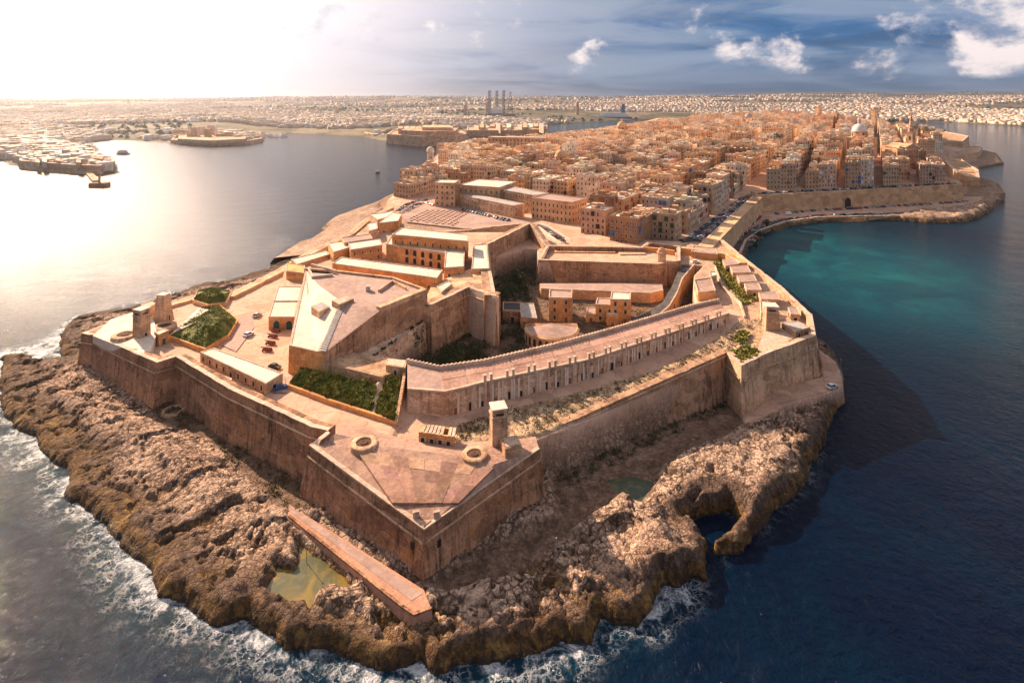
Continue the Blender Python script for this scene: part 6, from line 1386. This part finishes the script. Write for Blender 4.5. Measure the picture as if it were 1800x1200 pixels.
def ship(label, px, py, L, hgt, hull, top, rz, funnel=None, name='ship'):
    x, y, _ = W(px, py, 0); t = thing(name, label, 'ship', loc=(x, y, 0), rz=rz); B = L*.13
    MB().add([(-L/2, -B/2, 0), (L*.36, -B/2, 0), (L/2, 0, 0), (L*.36, B/2, 0), (-L/2, B/2, 0), (-L/2, -B/2, hgt*.4), (L*.38, -B/2, hgt*.4), (L*.54, 0, hgt*.45), (L*.38, B/2, hgt*.4), (-L/2, B/2, hgt*.4)], [(0, 1, 6, 5), (1, 2, 7, 6), (2, 3, 8, 7), (3, 4, 9, 8), (4, 0, 5, 9), (5, 6, 7, 8, 9)]).build('hull', M[hull], t)
    MB().box((-L*.05, 0, hgt*.4), (L*.75, B*.85, hgt*.35), 0, 0, .97).box((-L*.06, 0, hgt*.75), (L*.55, B*.7, hgt*.2)).build('superstructure', M[top], t)
    if funnel: MB().box((-L*.28, 0, hgt*.9), (L*.10, B*.5, hgt*1.15), 0, 0, .7).build('funnel', M[funnel], t)
    return t
ship('white cruise ship with tall blue funnel in the inner harbour', 1076, 211, 190, 38, 'blue', 'white', 2.95, 'blue')
ship('low dark cargo ship berthed left of the cruise ship', 1010, 214, 110, 18, 'steel', 'white', .1)
ship('small work boat moored beside the low harbour fort', 217, 272, 22, 9, 'steel', 'white', .2, name='boat')
ship('tiny pilot boat alone on the open harbour water', 664, 304, 7, 4, 'dark', 'white', .9, name='boat')
for i, (px, lb) in enumerate(((465, 'leftmost'), (478, 'second from left'), (490, 'third from left'), (500, 'rightmost'))):
    ship(f'small white yacht, {lb} of the marina row behind the headland', px, 241, 24, 10, 'white', 'white', .4*i, name='boat')
for i, (px, py, h, lb) in enumerate(((592, 208, 40, 'leftmost distant pale church tower over the three towns'), (818, 205, 50, 'distant church tower above the dockyard'), (857, 205, 64, 'tall orange church tower left of the rig legs'), (1015, 203, 60, 'slim pale block behind the low cargo ship'), (1096, 196, 45, 'twin pale silos on the inner harbour hill'), (1400, 176, 60, 'far tower on the hill skyline'))):
    x, y, zz = W(px, py, 20); t = thing('far_tower', lb, 'tower', loc=(x, y, 0)); MB().box((0, 0, 0), (14, 14, 20+h)).build('shaft', M['wall_pale'], t); MB().lathe((0, 0, 20+h), [(7.5, 0), (7, 4), (4, 9), (.2, 13)], 10).build('cupola', M['rim'], t)

# ------------------------------------------------------------------ the air over the harbour
hb = MB().box((1500, 4200, -6), (26000, 11200, 196)); o = hb.build('haze', M['white'], kind='stuff')
o['label'] = 'thin bright sea haze over the whole harbour'; o['category'] = 'haze'
m = bpy.data.materials.new('haze_air'); m.use_nodes = True; t = NT(m.node_tree); t.n.clear(); pv = t.new('ShaderNodeVolumePrincipled'); om = t.new('ShaderNodeOutputMaterial'); t.l.new(pv.outputs[0], om.inputs['Volume'])
pv.inputs['Color'].default_value = (.93, .92, .95, 1); pv.inputs['Density'].default_value = 9.0e-5; pv.inputs['Anisotropy'].default_value = .88
o.data.materials.clear(); o.data.materials.append(m)

# every thing's Empty stands at the thing's base
from mathutils import Matrix
bpy.context.view_layer.update()
for o in list(scene.objects):
    if o.type == 'EMPTY' and o.parent is None and o.location.length < 1e-6 and o.children:
        P = [c.matrix_world @ Vector(b) for c in o.children if c.type == 'MESH' for b in c.bound_box]
        if not P: continue
        lo = Vector((min(p.x for p in P), min(p.y for p in P), min(p.z for p in P))); hi = Vector((max(p.x for p in P), max(p.y for p in P), 0))
        o.location = ((lo.x+hi.x)/2, (lo.y+hi.y)/2, lo.z); inv = Matrix.Translation(-o.location)
        for c in o.children: c.matrix_parent_inverse = inv
